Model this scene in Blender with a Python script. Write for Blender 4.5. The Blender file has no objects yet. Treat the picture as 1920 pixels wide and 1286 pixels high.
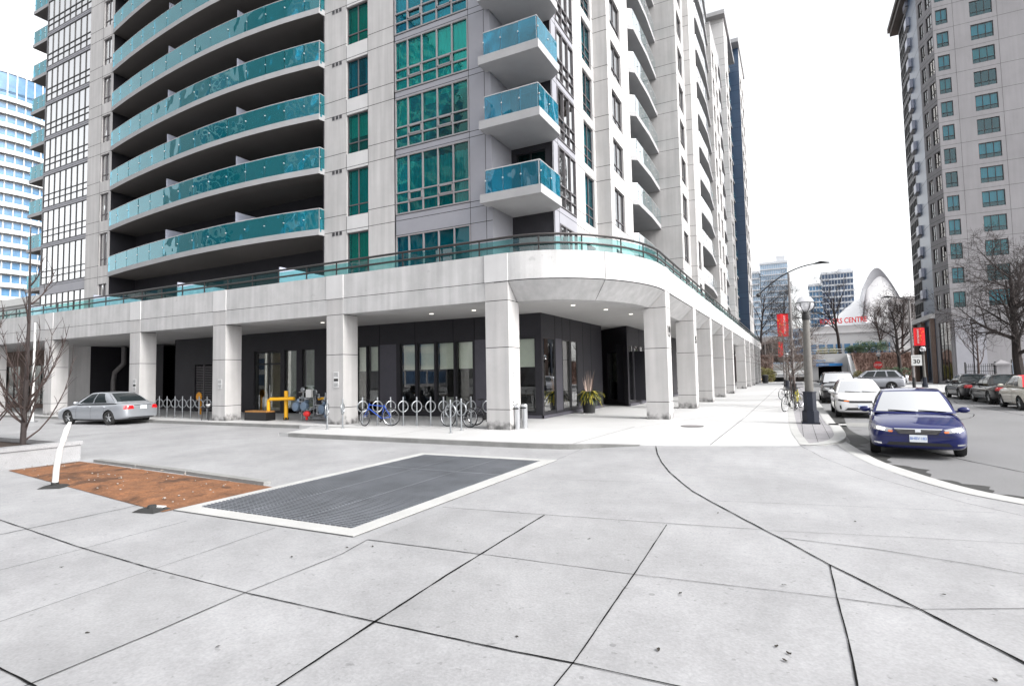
import bpy, bmesh, math, random
from mathutils import Vector, Matrix, Quaternion
from mathutils.bvhtree import BVHTree
random.seed(7)
R = math.radians
scn = bpy.context.scene
COL = scn.collection

# ------------------------------------------------------------------ camera
cam_d = bpy.data.cameras.new('camera')
cam = bpy.data.objects.new('camera', cam_d)
COL.objects.link(cam)
def cam_matrix(pitch, yaw, roll):
    f = Vector((-math.sin(yaw)*math.cos(pitch), math.cos(yaw)*math.cos(pitch), math.sin(pitch)))
    r = Vector((math.cos(yaw), math.sin(yaw), 0)); u = r.cross(f)
    c, s = math.cos(roll), math.sin(roll)
    r2 = c*r + s*u; u2 = -s*r + c*u
    return Matrix((r2, u2, -f)).transposed()
cam.matrix_world = Matrix.Translation((0, 0, 1.8)) @ cam_matrix(0.0576, 0.4706, -0.01882).to_4x4()
cam_d.sensor_width = 36.0; cam_d.lens = 36.0*1036/1920
cam_d.clip_start = 0.05; cam_d.clip_end = 3000
scn.camera = cam

# ------------------------------------------------------------------ world, sun, exposure
SUN_EL, SUN_ROT = R(42), R(98)
world = bpy.data.worlds.new('World'); scn.world = world; world.use_nodes = True
wn, wl = world.node_tree.nodes, world.node_tree.links
wn.clear()
sky = wn.new('ShaderNodeTexSky'); sky.sky_type = 'NISHITA'; sky.sun_disc = False
sky.sun_elevation = SUN_EL; sky.sun_rotation = SUN_ROT; sky.dust_density = 3.0; sky.air_density = 1.0; sky.ozone_density = 1.0
hs = wn.new('ShaderNodeHueSaturation'); hs.inputs['Saturation'].default_value = 0.10
bg = wn.new('ShaderNodeBackground'); bg.inputs['Strength'].default_value = 0.15
wo = wn.new('ShaderNodeOutputWorld')
wl.new(sky.outputs[0], hs.inputs['Color']); wl.new(hs.outputs[0], bg.inputs[0]); wl.new(bg.outputs[0], wo.inputs[0])
sun_d = bpy.data.lights.new('sun', 'SUN'); sun_d.energy = 1.35; sun_d.angle = R(22); sun_d.color = (1.0, 0.97, 0.93)
sun = bpy.data.objects.new('sun', sun_d); COL.objects.link(sun)
sdir = Vector((math.sin(SUN_ROT)*math.cos(SUN_EL), math.cos(SUN_ROT)*math.cos(SUN_EL), math.sin(SUN_EL)))
sun.rotation_euler = sdir.to_track_quat('Z', 'Y').to_euler()
vs = scn.view_settings
vs.view_transform = 'Standard'; vs.look = 'None'; vs.exposure = 1.45; vs.gamma = 1.0; vs.use_curve_mapping = False
scn.cycles.max_bounces = 8; scn.cycles.transparent_max_bounces = 16
scn.cycles.caustics_reflective = False; scn.cycles.caustics_refractive = False

# ------------------------------------------------------------------ materials
def ramp_mul(nt, col_socket, fac_socket, lo, hi):
    mr = nt.nodes.new('ShaderNodeMapRange')
    mr.inputs['From Min'].default_value = 0.25; mr.inputs['From Max'].default_value = 0.75
    mr.inputs['To Min'].default_value = lo; mr.inputs['To Max'].default_value = hi
    nt.links.new(fac_socket, mr.inputs['Value'])
    mx = nt.nodes.new('ShaderNodeVectorMath'); mx.operation = 'SCALE'
    nt.links.new(col_socket, mx.inputs[0]); nt.links.new(mr.outputs[0], mx.inputs['Scale'])
    return mx.outputs[0]
def mat(name, col, rough=0.6, var=0.12, scale=1.2, fine=0.0, fscale=60, metal=0.0, spec=0.5, coat=0.0, bump=0.0, emit=None, stretch=None, stain=None, streak=0.0, patch=0.0, grime=False, gum=0.0):
    m = bpy.data.materials.new(name); m.use_nodes = True
    nt = m.node_tree; p = nt.nodes['Principled BSDF']
    p.inputs['Roughness'].default_value = rough; p.inputs['Metallic'].default_value = metal
    p.inputs['Specular IOR Level'].default_value = spec
    p.inputs['Coat Weight'].default_value = coat; p.inputs['Coat IOR'].default_value = 1.5; p.inputs['Coat Roughness'].default_value = 0.04
    rgb = nt.nodes.new('ShaderNodeRGB'); rgb.outputs[0].default_value = (*col, 1)
    out = rgb.outputs[0]
    tc = nt.nodes.new('ShaderNodeTexCoord'); vec = tc.outputs['Object']
    if stretch:
        mp = nt.nodes.new('ShaderNodeMapping'); mp.inputs['Scale'].default_value = stretch
        nt.links.new(vec, mp.inputs['Vector']); vec = mp.outputs[0]
    if var > 0:
        n = nt.nodes.new('ShaderNodeTexNoise'); n.inputs['Scale'].default_value = scale; n.inputs['Detail'].default_value = 7; n.inputs['Roughness'].default_value = 0.62
        nt.links.new(vec, n.inputs['Vector'])
        out = ramp_mul(nt, out, n.outputs['Fac'], 1-var, 1+var)
    if patch > 0:
        n5 = nt.nodes.new('ShaderNodeTexNoise'); n5.inputs['Scale'].default_value = 4.5; n5.inputs['Detail'].default_value = 9; n5.inputs['Roughness'].default_value = 0.7
        nt.links.new(tc.outputs['Object'], n5.inputs['Vector'])
        out = ramp_mul(nt, out, n5.outputs['Fac'], 1-patch, 1+patch)
    if streak > 0:
        mp2 = nt.nodes.new('ShaderNodeMapping'); mp2.inputs['Scale'].default_value = (3.0, 3.0, 0.18)
        nt.links.new(tc.outputs['Object'], mp2.inputs['Vector'])
        n3 = nt.nodes.new('ShaderNodeTexNoise'); n3.inputs['Scale'].default_value = 1.3; n3.inputs['Detail'].default_value = 5
        nt.links.new(mp2.outputs[0], n3.inputs['Vector'])
        out = ramp_mul(nt, out, n3.outputs['Fac'], 1-streak, 1+streak*0.6)
    if fine > 0:
        n2 = nt.nodes.new('ShaderNodeTexNoise'); n2.inputs['Scale'].default_value = fscale; n2.inputs['Detail'].default_value = 3
        nt.links.new(tc.outputs['Object'], n2.inputs['Vector'])
        out = ramp_mul(nt, out, n2.outputs['Fac'], 1-fine, 1+fine)
        if bump > 0:
            b = nt.nodes.new('ShaderNodeBump'); b.inputs['Strength'].default_value = bump; b.inputs['Distance'].default_value = 0.01
            nt.links.new(n2.outputs['Fac'], b.inputs['Height']); nt.links.new(b.outputs[0], p.inputs['Normal'])
    if stain:      # sparse dark blotches: (scale, threshold, darkness)
        n4 = nt.nodes.new('ShaderNodeTexNoise'); n4.inputs['Scale'].default_value = stain[0]; n4.inputs['Detail'].default_value = 4
        nt.links.new(tc.outputs['Object'], n4.inputs['Vector'])
        mr = nt.nodes.new('ShaderNodeMapRange'); mr.inputs['From Min'].default_value = stain[1]; mr.inputs['From Max'].default_value = stain[1]+0.04
        mr.inputs['To Min'].default_value = 1.0; mr.inputs['To Max'].default_value = stain[2]
        nt.links.new(n4.outputs['Fac'], mr.inputs['Value'])
        mx = nt.nodes.new('ShaderNodeVectorMath'); mx.operation = 'SCALE'
        nt.links.new(out, mx.inputs[0]); nt.links.new(mr.outputs[0], mx.inputs['Scale']); out = mx.outputs[0]
    if gum > 0:    # flattened gum and drip spots: sparse round dots
        vo = nt.nodes.new('ShaderNodeTexVoronoi'); vo.inputs['Scale'].default_value = 1.7; nt.links.new(tc.outputs['Object'], vo.inputs['Vector'])
        sp = nt.nodes.new('ShaderNodeSeparateColor'); nt.links.new(vo.outputs['Color'], sp.inputs[0])
        ra = nt.nodes.new('ShaderNodeMapRange'); ra.inputs['From Min'].default_value = 0.35; ra.inputs['From Max'].default_value = 1.0; ra.inputs['To Min'].default_value = 0.0; ra.inputs['To Max'].default_value = 0.05
        nt.links.new(sp.outputs[0], ra.inputs['Value'])
        lt = nt.nodes.new('ShaderNodeMath'); lt.operation = 'LESS_THAN'; nt.links.new(vo.outputs['Distance'], lt.inputs[0]); nt.links.new(ra.outputs[0], lt.inputs[1])
        mg = nt.nodes.new('ShaderNodeMapRange'); mg.inputs['To Min'].default_value = 1.0; mg.inputs['To Max'].default_value = 1-gum; nt.links.new(lt.outputs[0], mg.inputs['Value'])
        mx = nt.nodes.new('ShaderNodeVectorMath'); mx.operation = 'SCALE'; nt.links.new(out, mx.inputs[0]); nt.links.new(mg.outputs[0], mx.inputs['Scale']); out = mx.outputs[0]
    if grime:      # black damp dirt creeping up from the foot, ragged edge
        sx = nt.nodes.new('ShaderNodeSeparateXYZ'); nt.links.new(tc.outputs['Object'], sx.inputs[0])
        n6 = nt.nodes.new('ShaderNodeTexNoise'); n6.inputs['Scale'].default_value = 4.0; n6.inputs['Detail'].default_value = 8; nt.links.new(tc.outputs['Object'], n6.inputs['Vector'])
        m6 = nt.nodes.new('ShaderNodeMath'); m6.operation = 'MULTIPLY_ADD'; m6.inputs[1].default_value = -1.1; nt.links.new(n6.outputs['Fac'], m6.inputs[0]); nt.links.new(sx.outputs[2], m6.inputs[2])
        mr6 = nt.nodes.new('ShaderNodeMapRange'); mr6.inputs['From Min'].default_value = -.62; mr6.inputs['From Max'].default_value = -.30; mr6.inputs['To Min'].default_value = .22; mr6.inputs['To Max'].default_value = 1
        nt.links.new(m6.outputs[0], mr6.inputs['Value'])
        mx = nt.nodes.new('ShaderNodeVectorMath'); mx.operation = 'SCALE'; nt.links.new(out, mx.inputs[0]); nt.links.new(mr6.outputs[0], mx.inputs['Scale']); out = mx.outputs[0]
    nt.links.new(out, p.inputs['Base Color'])
    if emit:
        p.inputs['Emission Color'].default_value = (*emit[0], 1); p.inputs['Emission Strength'].default_value = emit[1]
    return m
def glass(name, tint, base=0.06, k=0.9, ior=1.5, body=None, bf=0.0, rough=0.01, wav=0.0, refl=(1, 1, 1)):
    m = bpy.data.materials.new(name); m.use_nodes = True
    nt = m.node_tree; N, Lk = nt.nodes, nt.links; N.clear()
    o = N.new('ShaderNodeOutputMaterial'); t = N.new('ShaderNodeBsdfTransparent'); t.inputs[0].default_value = (*tint, 1)
    g = N.new('ShaderNodeBsdfGlossy'); g.inputs['Roughness'].default_value = rough; g.inputs[0].default_value = (*refl, 1)
    cur = t.outputs[0]
    if body:
        d = N.new('ShaderNodeBsdfDiffuse'); d.inputs[0].default_value = (*body, 1)
        mx = N.new('ShaderNodeMixShader'); mx.inputs[0].default_value = bf
        Lk.new(cur, mx.inputs[1]); Lk.new(d.outputs[0], mx.inputs[2]); cur = mx.outputs[0]
    fr = N.new('ShaderNodeFresnel'); fr.inputs[0].default_value = ior
    ma = N.new('ShaderNodeMath'); ma.operation = 'MULTIPLY_ADD'; ma.use_clamp = True
    ma.inputs[1].default_value = k; ma.inputs[2].default_value = base
    Lk.new(fr.outputs[0], ma.inputs[0])
    if wav > 0:
        tc = N.new('ShaderNodeTexCoord'); n = N.new('ShaderNodeTexNoise'); n.inputs['Scale'].default_value = 0.9; n.inputs['Detail'].default_value = 1
        b = N.new('ShaderNodeBump'); b.inputs['Strength'].default_value = wav; b.inputs['Distance'].default_value = 0.3
        Lk.new(tc.outputs['Object'], n.inputs['Vector']); Lk.new(n.outputs['Fac'], b.inputs['Height'])
        Lk.new(b.outputs[0], g.inputs['Normal'])
    ms = N.new('ShaderNodeMixShader')
    Lk.new(ma.outputs[0], ms.inputs[0]); Lk.new(cur, ms.inputs[1]); Lk.new(g.outputs[0], ms.inputs[2]); Lk.new(ms.outputs[0], o.inputs[0])
    return m
M = dict(
    plaza=mat('plaza concrete', (0.264, 0.264, 0.271), 0.6, 0.20, 0.55, 0.13, 45, bump=0.2, stain=(14, 0.67, 0.72), patch=0.11, gum=0.32),
    plazab=mat('plaza concrete slab b', (0.246, 0.246, 0.252), 0.6, 0.20, 0.55, 0.13, 45, bump=0.2, stain=(14, 0.67, 0.72), patch=0.11, gum=0.32),
    plazac=mat('plaza concrete slab c', (0.280, 0.280, 0.287), 0.6, 0.20, 0.55, 0.13, 45, bump=0.2, stain=(14, 0.67, 0.72), patch=0.11, gum=0.32),
    walk=mat('sidewalk concrete', (0.432, 0.432, 0.432), 0.6, 0.10, 0.4, 0.06, 80, stain=(4, 0.72, 0.85)),
    kerb=mat('kerb concrete', (0.209, 0.209, 0.203), 0.8, 0.2, 2.0, 0.12, 50),
    kerbl=mat('pale kerb concrete', (0.360, 0.360, 0.354), 0.8, 0.12, 1.5, 0.08, 50),
    joint=mat('joint filler', (0.012, 0.012, 0.012), 0.9, 0.0, spec=0.0),
    asphalt=mat('asphalt', (0.156, 0.156, 0.160), 0.8, 0.14, 0.25, 0.22, 120, bump=0.3, stain=(1.3, 0.66, 0.7)),
    gutter=mat('wet gutter grit', (0.027, 0.027, 0.026), 0.7, 0.4, 4, 0.3, 60),
    ground=mat('ground', (0.180, 0.180, 0.180), 0.9, 0.1, 0.1),
    paver=mat('brick pavers', (0.244, 0.238, 0.249), 0.85, 0.16, 3.0, 0.1, 40),
    white_line=mat('road paint', (0.75, 0.75, 0.74), 0.6, 0.1, 6),
    soil=mat('red earth', (0.155, 0.066, 0.028), 0.95, 0.45, 3.0, 0.35, 30, bump=0.8, stain=(1.1, 0.56, 0.5)),
    stone=mat('pale rubble', (0.275, 0.240, 0.210), 0.9, 0.3, 8),
    mulch=mat('dark mulch', (0.035, 0.022, 0.015), 0.95, 0.4, 8, 0.4, 40, bump=0.8),
    conc=mat('precast concrete', (0.450, 0.440, 0.436), 0.75, 0.09, 0.7, 0.06, 70, streak=0.15),
    concg=mat('precast column concrete', (0.450, 0.440, 0.436), 0.75, 0.10, 0.7, 0.06, 70, streak=0.14, grime=True),
    concb=mat('precast pale panel', (0.540, 0.535, 0.535), 0.75, 0.08, 0.9, 0.05, 70, streak=0.05),
    fascia=mat('podium concrete', (0.450, 0.446, 0.446), 0.75, 0.15, 0.8, 0.10, 55, streak=0.17, stain=(2.2, 0.70, 0.85)),
    soffit=mat('shade toned soffit', (0.085, 0.077, 0.072), 0.9, 0.06, 0.8, 0.12, 50),  # dark tone carries the shade on balcony undersides
    ceil=mat('arcade ceiling', (0.446, 0.439, 0.432), 0.9, 0.05, 0.8),
    slab=mat('balcony slab concrete', (0.326, 0.326, 0.334), 0.8, 0.08, 1.0, 0.05, 60),
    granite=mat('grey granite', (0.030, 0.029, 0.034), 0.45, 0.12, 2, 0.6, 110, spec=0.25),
    graniteb=mat('violet grey granite', (0.087, 0.084, 0.101), 0.45, 0.1, 2, 0.4, 110, spec=0.3),
    frame=mat('grey window frame', (0.096, 0.090, 0.096), 0.5, 0.05, 4),
    mull=mat('pale mullion', (0.261, 0.252, 0.261), 0.5, 0.05, 4),
    panel=mat('grey spandrel panel', (0.278, 0.278, 0.306), 0.45, 0.06, 1.5),
    dark=mat('dark interior', (0.012, 0.012, 0.014), 0.9, 0.0, spec=0.0),
    room=mat('lit lobby tone', (0.42, 0.36, 0.26), 0.9, 0.1, 1),
    dframe=mat('black frame', (0.012, 0.012, 0.014), 0.4, 0.0),
    cwhite=mat('pale curtain', (0.518, 0.547, 0.533), 0.9, 0.30, 2, stretch=(8, 8, .3)),
    cblue=mat('blue curtain', (0.180, 0.360, 0.446), 0.9, 0.30, 2, stretch=(8, 8, .3)),
    cbeige=mat('beige curtain', (0.360, 0.396, 0.324), 0.9, 0.30, 2, stretch=(8, 8, .3)),
    cgreen=mat('green blind', (0.086, 0.360, 0.259), 0.9, 0.05, 2),
    blind=mat('roller blind', (0.856, 0.888, 0.795), 0.9, 0.06, 4, 0.08, 60),
    gteal=glass('teal window glass', (0.04, 0.68, 0.78), 0.01, 0.45, 1.5, wav=0.05),
    ggreen=glass('green window glass', (0.06, 0.76, 0.72), 0.01, 0.45, 1.5, wav=0.05),
    gtealb=glass('blue teal window glass', (0.12, 0.72, 0.80), 0.03, 0.6, 1.5, wav=0.05),
    gsky=glass('reflective window glass', (0.12, 0.42, 0.52), 0.18, 1.0, 1.6, wav=0.05),
    gmirror=glass('mirror window glass', (0.12, 0.42, 0.52), 0.50, 1.0, 1.6, wav=0.03),
    gshopr=glass('street reflecting shop glass', (0.7, 0.74, 0.72), 0.30, 0.9, 1.5),
    gshop=glass('shop glass', (0.95, 0.97, 0.95), 0.03, 0.65, 1.45),
    gbal=glass('teal balcony glass', (0.12, 0.68, 0.76), 0.08, 1.0, 1.5, (0.006, 0.46, 0.55), 0.20, wav=0.14, refl=(.66, .93, 1.0)),
    gbalw=glass('sky reflecting balcony glass', (0.2, 0.7, 0.78), 0.30, 1.4, 1.5, (0.006, 0.46, 0.55), 0.12, wav=0.05),
    gter=glass('terrace glass', (0.30, 0.66, 0.64), 0.05, 0.8, 1.5, (0.02, 0.25, 0.27), 0.10),
    gbalb=glass('deep teal balcony glass', (0.08, 0.58, 0.74), 0.04, 0.7, 1.5, (0.008, 0.30, 0.42), 0.20, wav=0.35),
    frost=glass('frosted screen glass', (0.6, 0.65, 0.75), 0.02, 0.6, 1.5, (0.50, 0.52, 0.62), 0.7, 0.3),
    rail=mat('pale rail', (0.446, 0.446, 0.454), 0.4, 0.0, metal=0.3),
    drail=mat('dark bronze rail', (0.05, 0.045, 0.045), 0.35, 0.0, metal=0.4),
    galv=mat('galvanised steel', (0.302, 0.317, 0.331), 0.38, 0.12, 8, metal=0.8),
    steel=mat('brushed steel', (0.55, 0.56, 0.58), 0.3, 0.1, 6, metal=0.9),
    grate=mat('grating steel', (0.18, 0.19, 0.21), 0.5, 0.25, 1.2, metal=0.35),
    black=mat('black paint', (0.012, 0.012, 0.013), 0.4, 0.0),
    rubber=mat('tyre rubber', (0.02, 0.02, 0.02), 0.85, 0.0),
    yellow=mat('yellow paint', (0.75, 0.38, 0.01), 0.45, 0.08, 6),
    red=mat('red paint', (0.62, 0.02, 0.02), 0.45, 0.05, 5),
    bgrey=mat('blue grey casting', (0.16, 0.22, 0.30), 0.45, 0.1, 8, metal=0.3),
    white=mat('white paint', (0.562, 0.562, 0.554), 0.5, 0.04, 5),
    paper=mat('paper notice', (0.576, 0.576, 0.576), 0.8, 0.03, 9),
    ink=mat('black ink', (0.02, 0.02, 0.02), 0.8, 0.0),
    bark=mat('dark bark', (0.03, 0.023, 0.022), 0.9, 0.3, 12),
    barkr=mat('reddish bark', (0.045, 0.03, 0.027), 0.9, 0.3, 12),
    twig=mat('pale twig', (0.11, 0.085, 0.075), 0.9, 0.2, 12),
    brush=mat('dry brush', (0.15, 0.095, 0.078), 0.95, 0.45, 1.2),
    evergreen=mat('evergreen foliage', (0.03, 0.06, 0.025), 0.8, 0.4, 3),
    olive=mat('olive shrub', (0.12, 0.11, 0.03), 0.85, 0.4, 3),
    leafy=mat('yellow green leaf', (0.30, 0.26, 0.03), 0.6, 0.5, 10),
    leafd=mat('dark leaf', (0.03, 0.05, 0.02), 0.6, 0.3, 10),
    reed=mat('pale dry reed', (0.55, 0.42, 0.36), 0.8, 0.2, 10),
    rust=mat('dead leaf', (0.02, 0.016, 0.012), 0.9, 0.3, 20),
    lampb=mat('navy lamp base', (0.004, 0.007, 0.018), 0.4, 0.08, 5),
    lampc=mat('exposed aggregate pole', (0.128, 0.122, 0.113), 0.8, 0.15, 8, 0.2, 90),
    galv_dark=mat('weathered pole', (0.16, 0.15, 0.15), 0.6, 0.2, 4),
    globe=glass('lamp globe', (0.9, 0.9, 0.92), 0.05, 0.6, 1.4, (0.8, 0.8, 0.82), 0.45),
    tower=mat('mauve precast', (0.242, 0.235, 0.246), 0.8, 0.1, 0.35, 0.06, 20, streak=0.08),
    brown=mat('brown column stone', (0.144, 0.101, 0.083), 0.8, 0.15, 3),
    bluep=mat('dark blue panel', (0.045, 0.077, 0.135), 0.3, 0.12, 0.3),
    farw=mat('pale tower concrete', (0.517, 0.532, 0.556), 0.8, 0.06, 0.3),
    farg=mat('pale tower glass', (0.286, 0.373, 0.470), 0.2, 0.25, 0.25),
    farb=mat('blue tower glass', (0.091, 0.195, 0.325), 0.15, 0.35, 0.6),
    dome=mat('white dome membrane', (0.796, 0.796, 0.807), 0.7, 0.03, 0.2),
    domeg=mat('grey dome underside', (0.342, 0.349, 0.374), 0.7, 0.05, 0.3),
    stad=mat('stadium concrete', (0.486, 0.486, 0.493), 0.8, 0.1, 0.15),
    signblue=mat('blue sign', (0.04, 0.24, 0.60), 0.5, 0.05, 3),
    plate=mat('number plate', (0.72, 0.76, 0.80), 0.5, 0.0),
    platei=mat('plate lettering', (0.05, 0.15, 0.55), 0.5, 0.0),
    carglass=glass('car glass', (0.10, 0.13, 0.13), 0.16, 1.0, 1.6),
    lens=glass('headlamp lens', (0.85, 0.85, 0.85), 0.10, 0.9, 1.5, (0.6, 0.6, 0.62), 0.4),
    amber=mat('amber lens', (0.75, 0.16, 0.01), 0.2, 0.0, coat=1),
    tail=mat('red lens', (0.50, 0.008, 0.012), 0.15, 0.0, coat=1),
    chrome=mat('chrome', (0.75, 0.76, 0.78), 0.12, 0.0, metal=1.0),
    alloy=mat('alloy wheel', (0.42, 0.43, 0.44), 0.35, 0.0, metal=0.8),
    cushion=mat('white upholstery', (0.504, 0.497, 0.468), 0.8, 0.05, 5),
    orange=mat('orange board', (0.70, 0.30, 0.02), 0.6, 0.05, 5),
    wood=mat('timber', (0.35, 0.17, 0.05), 0.6, 0.3, 5),
)
def paint(name, col, metal=0.25, rough=0.35):
    return mat(name, col, rough, 0.0, metal=metal, coat=1.0, spec=.12)

# ------------------------------------------------------------------ mesh builder
class MB:
    def __init__(s): s.v = []; s.f = []; s.m = []; s.cur = 0; s.T = None
    def mat(s, i): s.cur = i; return s
    def add(s, vs, fs):
        b = len(s.v)
        if s.T is not None: vs = [s.T @ Vector(v) for v in vs]
        s.v += [tuple(v) for v in vs]
        for f in fs: s.f.append(tuple(b+i for i in f)); s.m.append(s.cur)
        return s
    def quad(s, a, b, c, d): return s.add([a, b, c, d], [(0, 1, 2, 3)])
    def box(s, x0, x1, y0, y1, z0, z1):
        return s.add([(x0,y0,z0),(x1,y0,z0),(x1,y1,z0),(x0,y1,z0),(x0,y0,z1),(x1,y0,z1),(x1,y1,z1),(x0,y1,z1)],
                     [(3,2,1,0),(4,5,6,7),(0,1,5,4),(1,2,6,5),(2,3,7,6),(3,0,4,7)])
    def prism(s, pts, z0, z1):
        n = len(pts); z0f = z0 if callable(z0) else (lambda x, y: z0); z1f = z1 if callable(z1) else (lambda x, y: z1)
        vs = [(x, y, z0f(x, y)) for x, y in pts] + [(x, y, z1f(x, y)) for x, y in pts]
        fs = [tuple(range(n-1, -1, -1)), tuple(range(n, 2*n))] + [(i, (i+1) % n, n+(i+1) % n, n+i) for i in range(n)]
        return s.add(vs, fs)
    def tube(s, pts, r, n=6, cap=True):
        pts = [Vector(p) for p in pts]; k = len(pts)
        rs = r if isinstance(r, (list, tuple)) else [r]*k
        vs = []; up = None
        for i, p in enumerate(pts):
            t = (pts[min(i+1, k-1)] - pts[max(i-1, 0)])
            if t.length < 1e-9: t = Vector((0, 0, 1))
            t.normalize()
            if up is None:
                up = Vector((0, 0, 1)) if abs(t.z) < 0.9 else Vector((1, 0, 0))
            a = t.cross(up)
            if a.length < 1e-6: a = t.orthogonal()
            a.normalize(); b = a.cross(t); up = b.cross(a) if False else up
            for j in range(n):
                an = 2*math.pi*j/n
                vs.append(p + (a*math.cos(an) + b*math.sin(an))*rs[i])
        fs = []
        for i in range(k-1):
            for j in range(n):
                fs.append((i*n+j, i*n+(j+1) % n, (i+1)*n+(j+1) % n, (i+1)*n+j))
        if cap: fs += [tuple(range(n-1, -1, -1)), tuple(range((k-1)*n, k*n))]
        return s.add(vs, fs)
    def lathe(s, prof, c=(0, 0, 0), n=20, axis='z', cap=True):
        vs = []; k = len(prof)
        for r, h in prof:
            for j in range(n):
                a = 2*math.pi*j/n; x, y = r*math.cos(a), r*math.sin(a)
                v = (x, y, h) if axis == 'z' else ((h, x, y) if axis == 'x' else (x, h, y))
                vs.append((c[0]+v[0], c[1]+v[1], c[2]+v[2]))
        fs = [(i*n+j, i*n+(j+1) % n, (i+1)*n+(j+1) % n, (i+1)*n+j) for i in range(k-1) for j in range(n)]
        if cap: fs += [tuple(range(n-1, -1, -1)), tuple(range((k-1)*n, k*n))]
        return s.add(vs, fs)
    def torus(s, c, R0, r, axis='x', n=28, k=8, flat=1.0):
        vs = []
        for i in range(n):
            a = 2*math.pi*i/n
            for j in range(k):
                b = 2*math.pi*j/k; q = R0 + r*math.cos(b); h = r*math.sin(b)*flat
                x, y = q*math.cos(a), q*math.sin(a)
                v = (x, y, h) if axis == 'z' else ((h, x, y) if axis == 'x' else (x, h, y))
                vs.append((c[0]+v[0], c[1]+v[1], c[2]+v[2]))
        return s.add(vs, [(i*k+j, ((i+1) % n)*k+j, ((i+1) % n)*k+(j+1) % k, i*k+(j+1) % k) for i in range(n) for j in range(k)])
    def ball(s, c, r, n=12, k=8, sc=(1, 1, 1)):
        vs = [(c[0], c[1], c[2]-r*sc[2])]
        for i in range(1, k):
            t = math.pi*i/k
            for j in range(n):
                a = 2*math.pi*j/n
                vs.append((c[0]+r*sc[0]*math.sin(t)*math.cos(a), c[1]+r*sc[1]*math.sin(t)*math.sin(a), c[2]-r*sc[2]*math.cos(t)))
        vs.append((c[0], c[1], c[2]+r*sc[2])); L = len(vs)-1
        fs = [(0, 1+(j+1) % n, 1+j) for j in range(n)]
        for i in range(k-2):
            for j in range(n):
                a = 1+i*n; fs.append((a+j, a+(j+1) % n, a+n+(j+1) % n, a+n+j))
        a = 1+(k-2)*n; fs += [(a+j, a+(j+1) % n, L) for j in range(n)]
        return s.add(vs, fs)
    def build(s, name, mats, parent=None, smooth=False, loc=None, fix=True, sharp=40):
        me = bpy.data.meshes.new(name); me.from_pydata(s.v, [], s.f)
        if not isinstance(mats, (list, tuple)): mats = [mats]
        for m in mats: me.materials.append(M[m] if isinstance(m, str) else m)
        me.polygons.foreach_set('material_index', s.m)
        if fix:
            bm = bmesh.new(); bm.from_mesh(me); bmesh.ops.recalc_face_normals(bm, faces=bm.faces); bm.to_mesh(me); bm.free()
        if smooth:
            me.polygons.foreach_set('use_smooth', [True]*len(me.polygons)); me.set_sharp_from_angle(angle=R(sharp))
        me.update()
        o = bpy.data.objects.new(name, me); COL.objects.link(o)
        if parent is not None: o.parent = parent
        if loc: o.location = loc
        return o
def tag(o, label=None, cat=None, group=None, kind=None):
    if label: o['label'] = label
    if cat: o['category'] = cat
    if group: o['group'] = group
    if kind: o['kind'] = kind
    return o
def thing(name, label, cat, loc=(0, 0, 0), rz=0, group=None):
    o = bpy.data.objects.new(name, None); COL.objects.link(o); o.empty_display_size = 0.2
    o.location = loc; o.rotation_euler = (0, 0, rz)
    return tag(o, label, cat, group)
KIDS = {}
def copy_tree(o, parent=None, **kw):
    c = o.copy(); COL.objects.link(c)
    if parent is not None: c.parent = parent
    for ch in list(o.children): copy_tree(ch, c)
    return c
def dup(src, loc, rz=0, label=None, group=None):
    c = copy_tree(src); c.location = loc; c.rotation_euler = (0, 0, rz)
    if label: c['label'] = label
    if group: c['group'] = group
    return c
def text(name, body, size, mt, parent=None, mw=Matrix(), extrude=0.004, align='CENTER', bold=0.0, xs=1.0):
    cu = bpy.data.curves.new(name, 'FONT'); cu.body = body; cu.size = size; cu.extrude = extrude; cu.align_x = align; cu.align_y = 'CENTER'; cu.offset = bold
    cu.resolution_u = 3
    t = bpy.data.objects.new(name+'_tmp', cu); COL.objects.link(t)
    dg = bpy.context.evaluated_depsgraph_get()
    me = bpy.data.meshes.new_from_object(t.evaluated_get(dg)); bpy.data.objects.remove(t); me.name = name
    me.transform(mw @ Matrix.Diagonal((xs, 1, 1, 1)))
    me.materials.clear(); me.materials.append(M[mt] if isinstance(mt, str) else mt)
    o = bpy.data.objects.new(name, me); COL.objects.link(o)
    if parent is not None: o.parent = parent
    return o
def face_mat(loc, right, up):   # text frame: x along right, y along up
    r = Vector(right).normalized(); u = Vector(up).normalized(); n = r.cross(u)
    m = Matrix((r, u, n)).transposed().to_4x4(); m.translation = Vector(loc); return m
def frame2(P0, d):   # wall frame: u along d, outward n to the right of d
    d = Vector((d[0], d[1], 0)).normalized(); n = Vector((d.y, -d.x, 0)); P = Vector((P0[0], P0[1], 0))
    return lambda u, z, o=0.0: tuple(P + d*u + n*o + Vector((0, 0, z)))
def ubox(mb, W, u0, u1, z0, z1, o0, o1):
    c = [W(u0, z0, o0), W(u1, z0, o0), W(u1, z0, o1), W(u0, z0, o1), W(u0, z1, o0), W(u1, z1, o0), W(u1, z1, o1), W(u0, z1, o1)]
    mb.add(c, [(3,2,1,0),(4,5,6,7),(0,1,5,4),(1,2,6,5),(2,3,7,6),(3,0,4,7)])
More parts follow.
